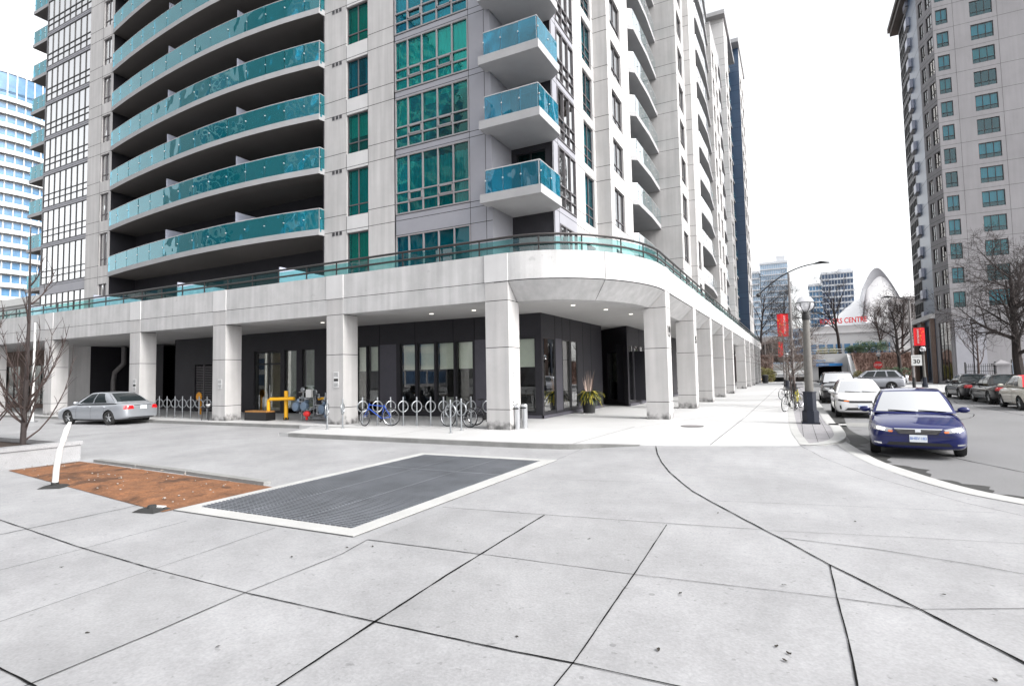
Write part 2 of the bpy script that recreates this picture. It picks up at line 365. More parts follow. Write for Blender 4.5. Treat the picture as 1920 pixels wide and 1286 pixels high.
def facade(mb, P0, d, width, z0, z1, ops, niche=0.9, zj=(), uj=(), back=True, pale=None):
    """wall sheet with openings: material 0 wall, 1 joint, 2 dark interior, 3 pale panel"""
    W = frame2(P0, d)
    us = sorted({0, width, *[q for o in ops for q in o[:2]], *[q for o in (pale or []) for q in o[:2]]})
    zs = sorted({z0, z1, *[q for o in ops for q in o[2:4]], *[q for o in (pale or []) for q in o[2:4]]})
    for i in range(len(us)-1):
        for j in range(len(zs)-1):
            cu, cz = (us[i]+us[i+1])/2, (zs[j]+zs[j+1])/2
            if any(o[0] < cu < o[1] and o[2] < cz < o[3] for o in ops): continue
            mb.mat(3 if pale and any(o[0] < cu < o[1] and o[2] < cz < o[3] for o in pale) else 0)
            mb.quad(W(us[i], zs[j]), W(us[i+1], zs[j]), W(us[i+1], zs[j+1]), W(us[i], zs[j+1]))
    for u0, u1, a, b in [o[:4] for o in ops]:
        for lo, hi, mm in ((0, -0.2, 0), (-0.2, -niche, 2)):
            mb.mat(mm)
            mb.quad(W(u0, a, lo), W(u0, a, hi), W(u0, b, hi), W(u0, b, lo)); mb.quad(W(u1, a, lo), W(u1, b, lo), W(u1, b, hi), W(u1, a, hi))
            mb.quad(W(u0, a, lo), W(u1, a, lo), W(u1, a, hi), W(u0, a, hi)); mb.quad(W(u0, b, lo), W(u0, b, hi), W(u1, b, hi), W(u1, b, lo))
        mb.mat(2); mb.quad(W(u0, a, -niche), W(u1, a, -niche), W(u1, b, -niche), W(u0, b, -niche))
    mb.mat(1)
    def clear(u, z): return not any(o[0]-.01 < u < o[1]+.01 and o[2]-.01 < z < o[3]+.01 for o in ops)
    for z in zj:
        for i in range(len(us)-1):
            if clear((us[i]+us[i+1])/2, z): ubox(mb, W, us[i], us[i+1], z-.011, z+.011, -.02, .003)
    for u in uj:
        for j in range(len(zs)-1):
            if clear(u, (zs[j]+zs[j+1])/2): ubox(mb, W, u-.009, u+.009, zs[j], zs[j+1], -.02, .004)
    mb.mat(0)
    return W
def window(parent, P0, d, cols, rows, inset=0.12, fr='frame', gl='gteal', fw=0.05, curtain=None, fout=0.03, skip=(), name='window', vent=()):
    """cols: u breaks, rows: z breaks; frame mesh with panes and curtains as sub-parts"""
    W = frame2(P0, d); mb = MB()
    u0, u1, z0, z1 = cols[0], cols[-1], rows[0], rows[-1]
    ub = MB()
    for i, u in enumerate(cols):
        h = fw*(0.5 if 0 < i < len(cols)-1 else 1)
        a = u if i == 0 else (u-fw if i == len(cols)-1 else u-fw/2)
        ubox(mb, W, a, a+fw, z0, z1, -inset-.05, -inset+fout)
    for j, z in enumerate(rows):
        a = z if j == 0 else (z-fw if j == len(rows)-1 else z-fw/2)
        ubox(mb, W, u0+fw, u1-fw, a, a+fw, -inset-.047, -inset+fout-.003)
    for (i, j) in vent:   # thicker opening light
        a, b, c, e = cols[i]+fw/2, cols[i+1]-fw/2, rows[j]+fw/2, rows[j+1]-fw/2
        for q in ((a, b, c, c+.05), (a, b, e-.05, e), (a, a+.05, c, e), (b-.05, b, c, e)): ubox(mb, W, *q, -inset, -inset+fout+.02)
    if gl == 'gteal' and random.random() < .38: gl = 'ggreen'
    o = mb.build(name, fr, parent)
    g = MB()
    ubox(g, W, u0+.02, u1-.02, z0+.02, z1-.02, -inset-.02, -inset-.012)
    g.build('pane', gl, o)
    if curtain:
        for (cu0, cu1, cz0, cz1, mt, wave) in curtain:
            c = MB(); n = max(2, int((cu1-cu0)/0.07)) if wave else 1
            for k in range(n):
                a = cu0+(cu1-cu0)*k/n; b = cu0+(cu1-cu0)*(k+1)/n
                oa = -inset-.2+(wave*math.sin(k*1.9)+wave*.5*math.sin(k*.7)); ob = -inset-.2+(wave*math.sin((k+1)*1.9)+wave*.5*math.sin((k+1)*.7))
                c.quad(W(a, cz0, oa), W(b, cz0, ob), W(b, cz1, ob), W(a, cz1, oa))
            c.build('curtain' if wave else 'blind', mt, o, fix=False)
    return o
def rnd_curtain(u0, u1, z0, z1, kinds=('cwhite', 'cwhite', 'cbeige', 'cblue'), pnone=0.28):
    out = []
    if random.random() < pnone: return out
    k = random.choice(kinds)
    if random.random() < 0.5: out.append((u0+.04, u1-.04, z0+(z1-z0)*random.choice((0.02, .02, .25, .45)), z1-.05, k, 0.0))
    else:
        w = (u1-u0)*random.choice((0.3, 0.5, 0.5, 0.5))
        out.append((u0+.04, u0+w, z0+.05, z1-.05, k, 0.03)); out.append((u1-w, u1-.04, z0+.05, z1-.05, k, 0.03))
    return out
# ------------------------------------------------------------------ ground, road, pavements
S3 = lambda t: (lambda u: u*u*(3-2*u))(min(1.0, max(0.0, t)))
def zp(x, y): return min(-0.006, -0.12 + 0.12*S3((y-9.5)/4.3)*S3((x+5.2)/2.2)*(1-S3((x-.2)/1.5)))
ROAD = -0.13
def struct(o): o['kind'] = 'structure'; return o
g = MB(); g.box(-900, 900, -300, 1500, -1.2, -0.30); struct(g.build('ground', 'ground'))
# road: street running away plus the cross street, one sheet
g = MB(); g.prism([(0.2, -60), (60, -60), (60, 4), (10.6, 8), (10.6, 46), (8.6, 50), (8.6, 72), (12, 78), (90, 78), (90, 92), (7.6, 96), (7.4, 125), (3.4, 125), (3.2, 96), (-60, 92), (-60, 96.2), (-60, 91), (1.0, 91), (0.2, 40)], -0.28, ROAD)
struct(g.build('road', 'asphalt'))
g = MB()   # painted lines lying on the road
g.box(1.5, 8.4, 74.2, 74.6, ROAD, ROAD+.004); g.box(1.5, 8.4, 76.6, 77.0, ROAD, ROAD+.004)
struct(g.build('road_marking', 'white_line'))
g = MB(); rc = random.Random(14)
for x, y, a, L_ in ((4.2, 11.5, 1.9, 7), (6.8, 14, 1.4, 9), (3.9, 20, 1.7, 12), (7.6, 26, 1.5, 14), (5.2, 12.0, .3, 5)):
    pts = []
    for i in range(int(L_/.25)):
        pts.append((x, y)); a += rc.uniform(-.25, .25)*.6; x += math.cos(a)*.25; y += math.sin(a)*.25
    vs = []
    for i, (px_, py_) in enumerate(pts): w = rc.uniform(.006, .02); vs += [(px_-w, py_, ROAD+.003), (px_+w, py_+w*.5, ROAD+.003)]
    g.add(vs, [(2*i, 2*i+1, 2*i+3, 2*i+2) for i in range(len(pts)-1)])
g.mat(1); g.box(1.35, 2.5, 21.6, 23.2, ROAD, ROAD+.004)
struct(g.build('road_crack', ['joint', 'kerb'], fix=False))
# plaza sheet (drivable forecourt) with the ramp up to the pavement
EDGE = [(1.12, 16.3), (1.43, 13.95), (1.79, 12.63), (2.29, 11.24), (2.85, 10.45), (4.2, 9.3), (6.5, 8.2), (10, 7.4), (18, 7.0)]
def edge_x(y):
    if y >= 16.3: return 1.12
    for (x0, y0), (x1, y1) in zip(EDGE, EDGE[1:]):
        if y1 <= y <= y0: return x0+(x1-x0)*(y0-y)/(y0-y1)
    return 18
g = MB()
ys = [-40, -20, -8] + [-4+0.5*i for i in range(43)]
ts = [0, .3, .5, .6] + [0.62+0.38*i/40 for i in range(41)]
rows = []
for y in ys:
    ex = edge_x(y); rows.append([(-62+(ex+62)*t, y) for t in ts])
vs = [(x, y, zp(x, y)) for r_ in rows for x, y in r_]; n = len(ts)
g.add(vs, [(i*n+j, i*n+j+1, (i+1)*n+j+1, (i+1)*n+j) for i in range(len(ys)-1) for j in range(n-1)])
g.mat(1)
JO = [(12,[(-15.5,4.4),(-11.5,3.9),(-10.13,3.78),(-9.25,3.71),(-7.6,3.56),(-5.91,3.47),(-4.5,3.44),(-3.04,3.47),(-1.83,3.51),(-1.39,3.54),(-0.75,3.55),(0.6,3.6),(1.9,3.65)]),
(14,[(-9.0,-4),(-9.1,1.4),(-9.15,3.67),(-9.16,4.32),(-9.18,5.11)]),(6,[(-7.3,-4),(-7.39,1.78),(-7.42,3.51),(-7.49,4.12),(-7.51,4.82)]),
(7,[(-5.6,-4),(-5.72,1.18),(-5.93,3.46),(-5.98,4.15),(-6.07,5.07)]),(8,[(-4.3,-4),(-4.43,0.86),(-4.45,2.58),(-4.5,3.44),(-4.48,4.61),(-4.59,5.15)]),
(20,[(-2.85,-4),(-2.9,0.5),(-2.97,2.51),(-3.02,3.48),(-3.07,4.57),(-3.1,6.0),(-3.12,7.01)]),
(7,[(-4.59,5.15),(-2.72,5.25),(-1.43,5.3),(0.24,5.45),(0.81,5.46),(1.54,5.81),(3,6.3)]),
(9,[(-4.68,6.85),(-3.59,6.97),(-1.59,7.22),(-0.39,7.39)]),
(20,[(-3.09,13.72),(-2.82,12.63),(-2.53,11.69),(-2.19,10.78),(-1.52,9.28),(-1.15,8.63),(-0.39,7.36),(-0.21,7.09),(0.23,6.33),(0.81,5.46),(1.24,4.77),(2.0,3.5),(3.6,.9),(5.2,-1.6)]),
(11,[(-1.2,-4),(-1.3,1.2),(-1.4,3.24),(-1.39,3.54),(-1.44,5.31),(-1.51,7.17)]),(11,[(0.23,6.33),(0.24,5.45),(0.26,4.65),(0.26,2.0),(0.3,-4)]),
(9,[(-0.19,7.12),(0.68,7.06),(1.48,6.87),(2.6,6.45)]),(5,[(-0.39,7.36),(1.05,7.68),(2.12,7.88),(3.4,8.2)]),(5,[(-1.17,8.73),(0.39,9.05),(2.25,9.38)]),
(14,[(-14,2.0),(-7,1.9),(-4.88,1.85),(-3.9,1.83),(-2.95,1.82)]),(4,[(-3.88,9.46),(-2.85,9.65),(-1.88,9.87)]),
(6,[(0.05,14.88),(0.42,13.14),(1.07,11.74),(1.59,10.83),(2.04,9.94),(2.53,9.31)]),(5,[(-4.88,13.5),(-4.8,11.4)]),
(22,[(-23.27,10.2),(-23.2,12.69),(-23.03,15.3)]),(6,[(-15.3,7.6),(-15.4,13.1)])]
rj = random.Random(3)
for w, P in JO:
    pts = []
    for (x0, y0), (x1, y1) in zip(P, P[1:]):
        k = max(1, int(math.hypot(x1-x0, y1-y0)/0.14))
        pts += [(x0+(x1-x0)*i/k, y0+(y1-y0)*i/k) for i in range(k)]
    pts.append(P[-1]); vs = []
    for i, (x, y) in enumerate(pts):
        a, b = pts[max(0, i-1)], pts[min(len(pts)-1, i+1)]; dx, dy = b[0]-a[0], b[1]-a[1]; l = math.hypot(dx, dy)
        h1, h2 = w*.0005*rj.uniform(.5, 1.5), w*.0005*rj.uniform(.55, 1.4); z = zp(x, y)+.008
        vs += [(x-dy/l*h1, y+dx/l*h1, z), (x+dy/l*h2, y-dx/l*h2, z)]
    g.add(vs, [(2*i, 2*i+1, 2*i+3, 2*i+2) for i in range(len(pts)-1)])
rs = random.Random(31)
def pl(P, t, k=0):
    P = sorted(P, key=lambda p: p[k])
    for p, q in zip(P, P[1:]):
        if p[k] <= t <= q[k]: return p[1-k]+(q[1-k]-p[1-k])*(t-p[k])/(q[k]-p[k])
    return P[0][1-k] if t < P[0][k] else P[-1][1-k]
XL = [JO[i][1] for i in (1, 2, 3, 4, 5, 9, 10)]      # joints running away from the viewer
for i in range(6):
    for lo, hi in ((14, 0), (0, 6), (6, 7)):
        if (hi == 7 and i not in (3, 4)) or (lo == 14 and i not in (2, 3)) or rs.random() < .25: continue
        g.mat(rs.choice((2, 3))); n_ = 6; vs = []
        for k in range(n_+1):
            for sx in (0, 1):
                x = pl(XL[i+sx], 4.0, 1)
                for _ in range(4):
                    y0 = pl(JO[lo][1], x); y1 = pl(JO[hi][1], x) if not (hi == 6 and i < 3) else 5.10
                    y = y0+(y1-y0)*k/n_; x = pl(XL[i+sx], y, 1)
                vs.append((x, y, zp(x, y)+.004))
        g.add(vs, [(2*k, 2*k+1, 2*k+3, 2*k+2) for k in range(n_)])
struct(g.build('plaza', ['plaza', 'joint', 'plazab', 'plazac'], fix=False))
# pale dropped-kerb band along the road side of the plaza, and grit in the gutter
def band(mb, pts, w0, w1, zf, th=0.0):
    vs = []
    for i, (x, y) in enumerate(pts):
        a, b = pts[max(0, i-1)], pts[min(len(pts)-1, i+1)]; dx, dy = b[0]-a[0], b[1]-a[1]; l = math.hypot(dx, dy); nx, ny = dy/l, -dx/l
        vs += [(x+nx*w0, y+ny*w0, zf(x+nx*w0, y+ny*w0)), (x+nx*w1, y+ny*w1, zf(x+nx*w1, y+ny*w1))]
    mb.add(vs, [(2*i, 2*i+1, 2*i+3, 2*i+2) for i in range(len(pts)-1)])
def smooth_pts(P, k=6):
    out = []
    for i in range(len(P)-1):
        p0, p1, p2, p3 = P[max(0, i-1)], P[i], P[i+1], P[min(len(P)-1, i+2)]
        for j in range(k):
            t = j/k
            out.append(tuple(.5*((2*p1[q])+(-p0[q]+p2[q])*t+(2*p0[q]-5*p1[q]+4*p2[q]-p3[q])*t*t+(-p0[q]+3*p1[q]-3*p2[q]+p3[q])*t**3) for q in (0, 1)))
    out.append(P[-1]); return out
eg = smooth_pts(EDGE)
g = MB(); band(g, eg, 0.34, -0.02, lambda x, y: max(zp(x, y), ROAD)+.008); struct(g.build('dropped_kerb', 'kerbl', fix=False))
g = MB(); rr = random.Random(5)
pts = smooth_pts([(1.25, 30), (1.2, 22), (1.22, 17.5)]+EDGE[0:8], 10); vs = []
for i, (x, y) in enumerate(pts):
    a, b = pts[max(0, i-1)], pts[min(len(pts)-1, i+1)]; dx, dy = b[0]-a[0], b[1]-a[1]; l = math.hypot(dx, dy)
    w = (.26+.16*math.sin(i*.55)+.08*math.sin(i*1.7)+rr.uniform(-.04, .04)) if y < 16 else .38+.1*math.sin(i*.4)
    vs += [(x-dy/l*.03, y+dx/l*.03, ROAD+.004), (x-dy/l*w, y+dx/l*w, ROAD+.004)]
g.add(vs, [(2*i, 2*i+1, 2*i+3, 2*i+2) for i in range(len(pts)-1)])
struct(g.build('gutter', 'gutter', fix=False))
# arcade pavement: slab with a real kerb step on the forecourt side
RIB = [(-1.2, 92), (-0.55, 44.56), (-0.28, 24.11), (-0.18, 18.76), (-0.06, 16.59), (0.05, 14.95)]
FR = [(-62, 15.6), (-17.2, 15.5), (-16.2, 15.1), (-15.35, 13.35), (-15.1, 13.15), (-8.6, 13.15), (-5.6, 13.25), (-4.44, 13.62), (-3.13, 13.84), (-1.33, 14.36), (0.05, 14.86)]
frs = smooth_pts(FR, 4)
g = MB(); g.prism(frs + [(x, y) for x, y in reversed(RIB)] + [(-62, 92)], -0.29, 0.0)
g.mat(1)
for P, w in (([(-1.91, 14.3), (-1.75, 23.77), (-1.6, 60)], .008), ([(-5.15, 13.5), (-4.81, 18.34)], .008), ([(-4.64, 18.39), (-0.4, 31.29)], .006), ([(-4.81, 32.18), (-0.45, 32.75)], .006), ([(-11.2, 13.2), (-11.2, 20)], .006), ([(-4.5, 24), (-.35, 24)], .004), ([(-14.5, 16.1), (-5, 16.1)], .004)):
    k = max(1, len(P)*4); band(g, P, -w, w, lambda x, y: .004)
struct(g.build('sidewalk', ['walk', 'joint'], fix=False))
g = MB()   # kerb stones facing the forecourt: worn darker concrete face
kp = [p for p in frs if p[0] < -3.2]
for i in range(len(kp)-1):
    (x0, y0), (x1, y1) = kp[i], kp[i+1]
    if -17.3 < x0 < -15.2: continue
    hh = 1.0 if x0 < -5.6 else max(0.05, (-3.2-x0)/2.4)
    z0, z1 = min(zp(x0, y0), -.02)-.02, .004
    g.add([(x0, y0-.03, z0), (x1, y1-.03, z0), (x1, y1-.03, z1), (x0, y0-.03, z1), (x0, y0+.13, z1), (x1, y1+.13, z1)], [(0, 1, 2, 3), (3, 2, 5, 4)])
struct(g.build('kerb', 'kerb', fix=False))
# paver strip with rounded nose and kerb along the street
NOSE = [(1.12, 92), (1.10, 27.5), (1.18, 20.96), (1.18, 18.37), (1.1, 16.95), (0.88, 15.92), (0.56, 15.26), (0.16, 14.95)]
ns = smooth_pts(NOSE, 5)
g = MB(); g.prism(ns + [(x+.0, y) for x, y in reversed(RIB)][0:0] + [(x+.001, y) for x, y in reversed(RIB)], -0.29, 0.002)
g.mat(1)
for i in range(1, 30):
    y = 14.4+i*1.05; band(g, [(-.2, y), (1.1, y)], -.004, .004, lambda x, y: .006)
for x in (0.15, 0.45, 0.75): band(g, [(x, 15.6), (x, 60)], -.004, .004, lambda x, y: .006)
struct(g.build('paver_strip', ['paver', 'joint'], fix=False))
g = MB(); band(g, ns, 0.26, -0.02, lambda x, y: .012)
vs = []
for x, y in ns: vs += [(x, y, .012), (x, y, -.28)]
band(g, ns, -0.02, -0.025, lambda x, y: .012)
g2 = MB()
for i in range(len(ns)-1):
    (x0, y0), (x1, y1) = ns[i], ns[i+1]
    g.quad((x0+.02, y0, .012), (x1+.02, y1, .012), (x1+.03, y1, -.28), (x0+.03, y0, -.28))
struct(g.build('street_kerb', 'kerbl', fix=False))
g = MB(); band(g, smooth_pts([(x, y) for x, y in RIB], 4), -0.22, 0.0, lambda x, y: .007)
struct(g.build('ribbon_kerb', 'kerbl', fix=False))
# pavement on the other side of the street
g = MB(); g.prism([(10.6, 8), (60, 8), (60, 76), (12.2, 76), (9.0, 72), (8.6, 68), (8.6, 51), (10.6, 46)], -0.28, 0.0); struct(g.build('far_sidewalk', 'walk'))
g = MB()
for i in range(5): g.box(10.3+i*0, 10.6, 8+i*7.5, 15.4+i*7.5, -.28, .01)
struct(g.build('far_kerb', 'kerb'))

# ------------------------------------------------------------------ apartment building
B = thing('apartment_building', 'concrete apartment building with arcade podium, curved teal glass balconies and round corner', 'building')
S = [9.1, 12.25, 15.05, 17.85, 20.65, 23.45, 26.25, 29.05, 31.85, 34.65, 37.45, 40.25, 43.05, 45.85, 48.65]
JZ = [4.95]
ALLJ = [q for s in S for q in (s, s+.8)]
MW = ['conc', 'joint', 'dark', 'concb']
# podium: curve and straight runs, upper band and lower chamfered band
cx, cy, rx, ry = -8.34, 21.5, 4.04, 5.3
arc = [(cx+rx*math.sin(a), cy-ry*math.cos(a)) for a in [R(90)*i/18 for i in range(19)]]
path = [(-60, 16.2)] + arc + [(-4.3, 92)]
def off(pts, d):
    out = []
    for i, (x, y) in enumerate(pts):
        a, b = pts[max(0, i-1)], pts[min(len(pts)-1, i+1)]; dx, dy = b[0]-a[0], b[1]-a[1]; l = math.hypot(dx, dy)
        if i == 0: dx, dy, l = 1, 0, 1
        if i == len(pts)-1 and y > 50: dx, dy, l = 0, 1, 1
        out.append((x+dy/l*d, y-dx/l*d))
    return out
def sweep(mb, pts, prof):
    n = len(prof); P = [off(pts, o) for o, z in prof]; vs = []
    for i in range(len(pts)):
        for j in range(n): vs.append((P[j][i][0], P[j][i][1], prof[j][1]))
    fs = [(i*n+j, i*n+(j+1) % n, (i+1)*n+(j+1) % n, (i+1)*n+j) for i in range(len(pts)-1) for j in range(n)]
    fs += [tuple(range(n)), tuple(range((len(pts)-1)*n, len(pts)*n))]
    mb.add(vs, fs)
g = MB()
sweep(g, path, [(0, 4.94), (0, 5.86), (-.28, 5.86), (-.28, 4.94)])
sweep(g, [(-60, 16.2), (-8.9, 16.2)], [(0, 4.30), (0, 4.92), (-.8, 4.92), (-.8, 4.30)])
sweep(g, arc[0:1]+arc[1:]+[(-4.3, 92)], [(-.62, 4.30), (-.02, 4.92), (-1.2, 4.92), (-1.2, 4.30)])
g.mat(1); sweep(g, path, [(-.02, 4.915), (-.02, 4.945), (-.3, 4.945), (-.3, 4.915)])
for i in (9,):
    x, y = arc[i]; g.add([], [])
    nx, ny = (arc[i+1][1]-arc[i-1][1]), -(arc[i+1][0]-arc[i-1][0]); l = math.hypot(nx, ny); nx, ny = nx/l, ny/l; tx, ty = -ny*.008, nx*.008
    g.quad((x-tx+nx*.004, y-ty+ny*.004, 4.95), (x+tx+nx*.004, y+ty+ny*.004, 4.95), (x+tx+nx*.004, y+ty+ny*.004, 5.86), (x-tx+nx*.004, y-ty+ny*.004, 5.86))
    g.quad((x-tx-nx*.615, y-ty-ny*.615, 4.303), (x+tx-nx*.615, y+ty-ny*.615, 4.303), (x+tx-nx*.016, y+ty-ny*.016, 4.91), (x-tx-nx*.016, y-ty-ny*.016, 4.91))
g.build('podium_fascia', ['fascia', 'joint'], B, smooth=True, sharp=25)
XC = [-9.23, -16.5, -23.5, -30.05, -38.6, -46.2, -53.4]
YC = [21.5, 28.1, 34.1, 40.6, 47.0, 59.5, 66.2, 73.0, 80.0, 87.0]
def column(x0, x1, y0, y1, ztop):
    mb = MB(); cuts = [0, .66, 2.72, 4.29, ztop]
    mb.mat(1); mb.box(x0+.025, x1-.025, y0+.025, y1-.025, 0.0, ztop-.01); mb.mat(0)
    for a, b in zip(cuts, cuts[1:]): mb.box(x0, x1, y0, y1, a+(.011 if a else 0.003), b-.011)
    return mb
for i, x in enumerate(XC): column(x, x+.87, 16.19, 17.0, 4.91).build('column', ['concg', 'joint'], B)
for y in YC: column(-5.15, -4.29, y, y+.8, 5.0).build('column', ['concg', 'joint'], B)
for i, x in enumerate(XC): MB().box(x-.01, x+.88, 16.17, 16.4, 4.93, 5.862).build('pilaster_panel', 'concb', B)
for y in YC: MB().box(-4.5, -4.27, y-.01, y+.81, 4.93, 5.862).build('pilaster_panel', 'concb', B)
# terrace slab / arcade ceiling
pin = off(arc, -.75)
g = MB(); g.prism([(-60, 16.5)]+pin+[(-5.05, 92), (-60, 92)], 4.34, 4.90); g.build('terrace_slab', 'ceil', B)
for x, y in [(-19, 18.4), (-13, 18.4), (-11, 18.4), (-7.2, 19.2), (-6.6, 21.3), (-6.2, 23.6), (-6.0, 26.2), (-6.6, 29)]:
    MB().lathe([(.085, 4.315), (.085, 4.345)], (x, y, 0), 14).build('downlight', mat('lit downlight', (.8, .8, .8), emit=((1, .95, .85), .55)) if 'dl' not in M else M['dl'], B)
    M['dl'] = bpy.data.materials['lit downlight']
# terrace railing on the parapet
rp = off(path, -.12)
rl = [(-60+i*2.0, 16.32) for i in range(25)] + off(arc, -.12) + [(-4.42, 23+i*3) for i in range(23)]
g = MB()
for z, r_ in ((6.42, .045), (6.13, .04)): g.tube([(x, y, z) for x, y in rl], r_, 8)
pp = [(-59+i*1.65, 16.32) for i in range(31)] + [off(arc, -.12)[i] for i in (3, 7, 11, 14, 17)] + [(-4.42, 22.4+i*1.65) for i in range(42)]
for x, y in pp: g.box(x-.02, x+.02, y-.02, y+.02, 5.87, 6.4)
g.build('terrace_railing', 'drail', B)
g = MB(); rin = off(path[:1]+arc+[(-4.3, 92)], -.2)
for (x0, y0), (x1, y1) in zip(rin, rin[1:]):
    g.quad((x0, y0, 5.88), (x1, y1, 5.88), (x1, y1, 6.36), (x0, y0, 6.36))
g.build('railing_glass', 'gter', B, fix=False)
for x in (-44.5, -36.5, -28.5, -20.9):
    MB().box(x, x+.04, 17.6, 20.3, 4.9, 6.95).build('privacy_screen', 'frost', B)

# ---- tower walls
ZT = 37.45
def wall(P0, d, width, ops, z0=4.9, z1=ZT, niche=0.9, uj=(), pale=None, mats=MW, zj=None, name='wall'):
    mb = MB(); facade(mb, P0, d, width, z0, z1, ops, niche, [q for q in (ALLJ if zj is None else zj) if z0 < q < z1], uj, pale=pale)
    return mb.build(name, mats, B, fix=False)
def levels(zmax): return [(a, b) for a, b in zip(S, S[1:]) if b <= zmax+.01]
X1, Y1 = (1, 0), (0, 1)
def column_of_windows(P0, d, u0, u1, zs, ncol=2, gl='gteal', kinds=('cwhite', 'cbeige', 'cblue', 'cgreen'), low=0.55, fr='frame'):
    for a, b in zs:
        cols = [u0+(u1-u0)*i/ncol for i in range(ncol+1)]
        window(B, P0, d, cols, [a, a+low, b], gl=gl, curtain=rnd_curtain(u0, u1, a, b, kinds), fr=fr)
# right pier of the front face
wz = [(6.0, 8.95)] + [(s+.68, t-.12) for s, t in levels(26.3)]
P = (-20.95, 20.4)
wall(P, X1, 4.5, [(1.5, 2.9, a, b) for a, b in wz], uj=(1.5, 2.9), pale=[(1.5, 2.9, s-.12, s+.68) for s in S[:7]])
column_of_windows(P, X1, 1.5, 2.9, wz)
W = frame2(P, X1)
for s in S[:6]:
    mb = MB()
    for k in range(3): ubox(mb, W, .55+k*.24, .73+k*.24, s-.2, s+.02, .0, .012)
    mb.mat(1)
    for k in range(3):
        for j in range(4): ubox(mb, W, .562+k*.24+j*.04, .587+k*.24+j*.04, s-.185, s+.005, .011, .018)
    mb.build('vent_grille', ['mull', 'black'], B)
# glazed bay: five panes by three rows per storey, grey panel beside it
P = (-16.42, 20.45); bc = [0, .76, 1.58, 2.42, 3.25, 4.1]
wall(P, X1, 5.2, [(0.02, 4.08, 5.6, 8.4)]+[(0.02, 4.08, s+.3, t-.05) for s, t in levels(26.3)], mats=['panel', 'joint', 'dark', 'panel'], niche=1.6,
     zj=[q for s in S for q in (s+.02, s+.28)] + [8.42], uj=[4.1, 4.9])
cu = [[('cgreen', 1)], [('cblue', 1), ('curt', 1)], [('mix', 1)], [('cwhite', 1)], [('cwhite', 1)], [('cgreen', 1)], [('cblue', 1)]]
for k, (s, t) in enumerate([(5.3, 8.45)]+levels(26.3)):
    rows = [s+.3, s+.85, s+1.33, t-.05]
    c = []
    if k == 0: c = [(0.05, 4.05, 6.0, 8.4, 'cgreen', 0)]
    elif k == 1: c = [(0.05, 4.05, s+.35, t-.35, 'cblue', .05)]
    elif k == 2: c = [(0.05, .75, s+1.0, t-.1, 'cgreen', 0), (1.6, 2.4, t-.6, t-.1, 'cgreen', 0), (2.45, 4.05, t-.3, t-.1, 'cgreen', 0)]
    elif k == 3: c = [(0.05, 2.6, s+.4, t-.1, 'cwhite', .015), (2.5, 4.05, s+.4, t-.1, 'cwhite', .03)]
    else: c = [q_ for a_, b_ in zip(bc, bc[1:]) if random.random() < .75 for q_ in [(a_+.03, b_-.01, s+.33 if random.random() < .5 else s+1.35, t-random.choice((.1, .1, .3, .7)), random.choice(('cwhite', 'cbeige', 'cgreen')), random.choice((0, .02, .03)))]]
    window(B, P, X1, bc, rows, inset=.03, fr='mull', fw=.06, curtain=c, fout=.06, vent=((1, 1), (3, 1)) if k else (), name='bay_window')
# corner notch: inner walls, then corner balconies
wall((-11.22, 20.45), Y1, 1.95, [], mats=['panel', 'joint', 'dark', 'panel'], zj=[q for s in S for q in (s, s+.8)])
wall((-11.22, 22.35), X1, 2.1, [(.25, 1.7, s+.05, t-.35) for s, t in levels(26.3)] + [(.25, 1.7, 5, 7.6)], mats=['granite', 'joint', 'dark', 'panel'], zj=[])
for s, t in [(4.95, 7.95)]+levels(26.3): window(B, (-11.22, 22.35), X1, [.25, .95, 1.7], [s+.05, t-.35], fr='dframe', gl='gteal')
def balcony(poly, s, edges, glm='gbal', th=.22, h=1.05, divs=(), panel=0.95, mats='slab', first=True):
    """slab polygon (x, y) at slab underside s; edges: polylines carrying glass and rail"""
    mb = MB(); mb.prism(poly, s, s+th)
    if glm == 'gbal': mb.m[0] = 1     # underside shade put into the slab colour
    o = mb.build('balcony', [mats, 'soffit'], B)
    gl = MB(); rl_ = MB()
    for e in edges:
        rl_.tube([(x, y, s+th+h) for x, y in e], .035, 6)
        for (x0, y0), (x1, y1) in zip(e, e[1:]):
            L_ = math.hypot(x1-x0, y1-y0); k = max(1, round(L_/panel)); dx, dy = (x1-x0)/L_, (y1-y0)/L_; nx, ny = dy, -dx
            for i in range(k):
                a, b = L_*i/k+.012, L_*(i+1)/k-.012; j = random.uniform(-.02, .02)
                q = [(x0+dx*a+nx*.03, y0+dy*a+ny*.03), (x0+dx*b+nx*(.03+j), y0+dy*b+ny*(.03+j))]
                gl.prism([q[0], q[1], (q[1][0]-nx*.012, q[1][1]-ny*.012), (q[0][0]-nx*.012, q[0][1]-ny*.012)], s+th*.55, s+th+h-.02)
                px_, py_ = x0+dx*L_*i/k, y0+dy*L_*i/k
                rl_.box(px_-.018-nx*.03, px_+.018-nx*.03, py_-.018-ny*.03, py_+.018-ny*.03, s+th-.02, s+th+h)
                rl_.ball((px_+nx*.05, py_+ny*.05, s+th+.55), .035, 8, 6)
    gl.build('glass_panel', glm, o); rl_.build('rail', 'rail', o)
    for d in divs: MB().box(*d, s+th, s+th+1.75).build('divider', 'frost', o)
    return o
for k, s in enumerate(S[0:7]):
    balcony([(-11.4, 19.7), (-8.6, 19.7), (-8.6, 21.9), (-9.1, 22.3), (-11.2, 22.3), (-11.2, 20.35), (-11.4, 20.35)], s-.12,
            [[(-11.15, 20.3), (-11.15, 19.78)], [(-11.15, 19.78), (-8.68, 19.78)], [(-8.68, 19.78), (-8.68, 21.85)]], 'gbalb', .36, 1.0, panel=.85)
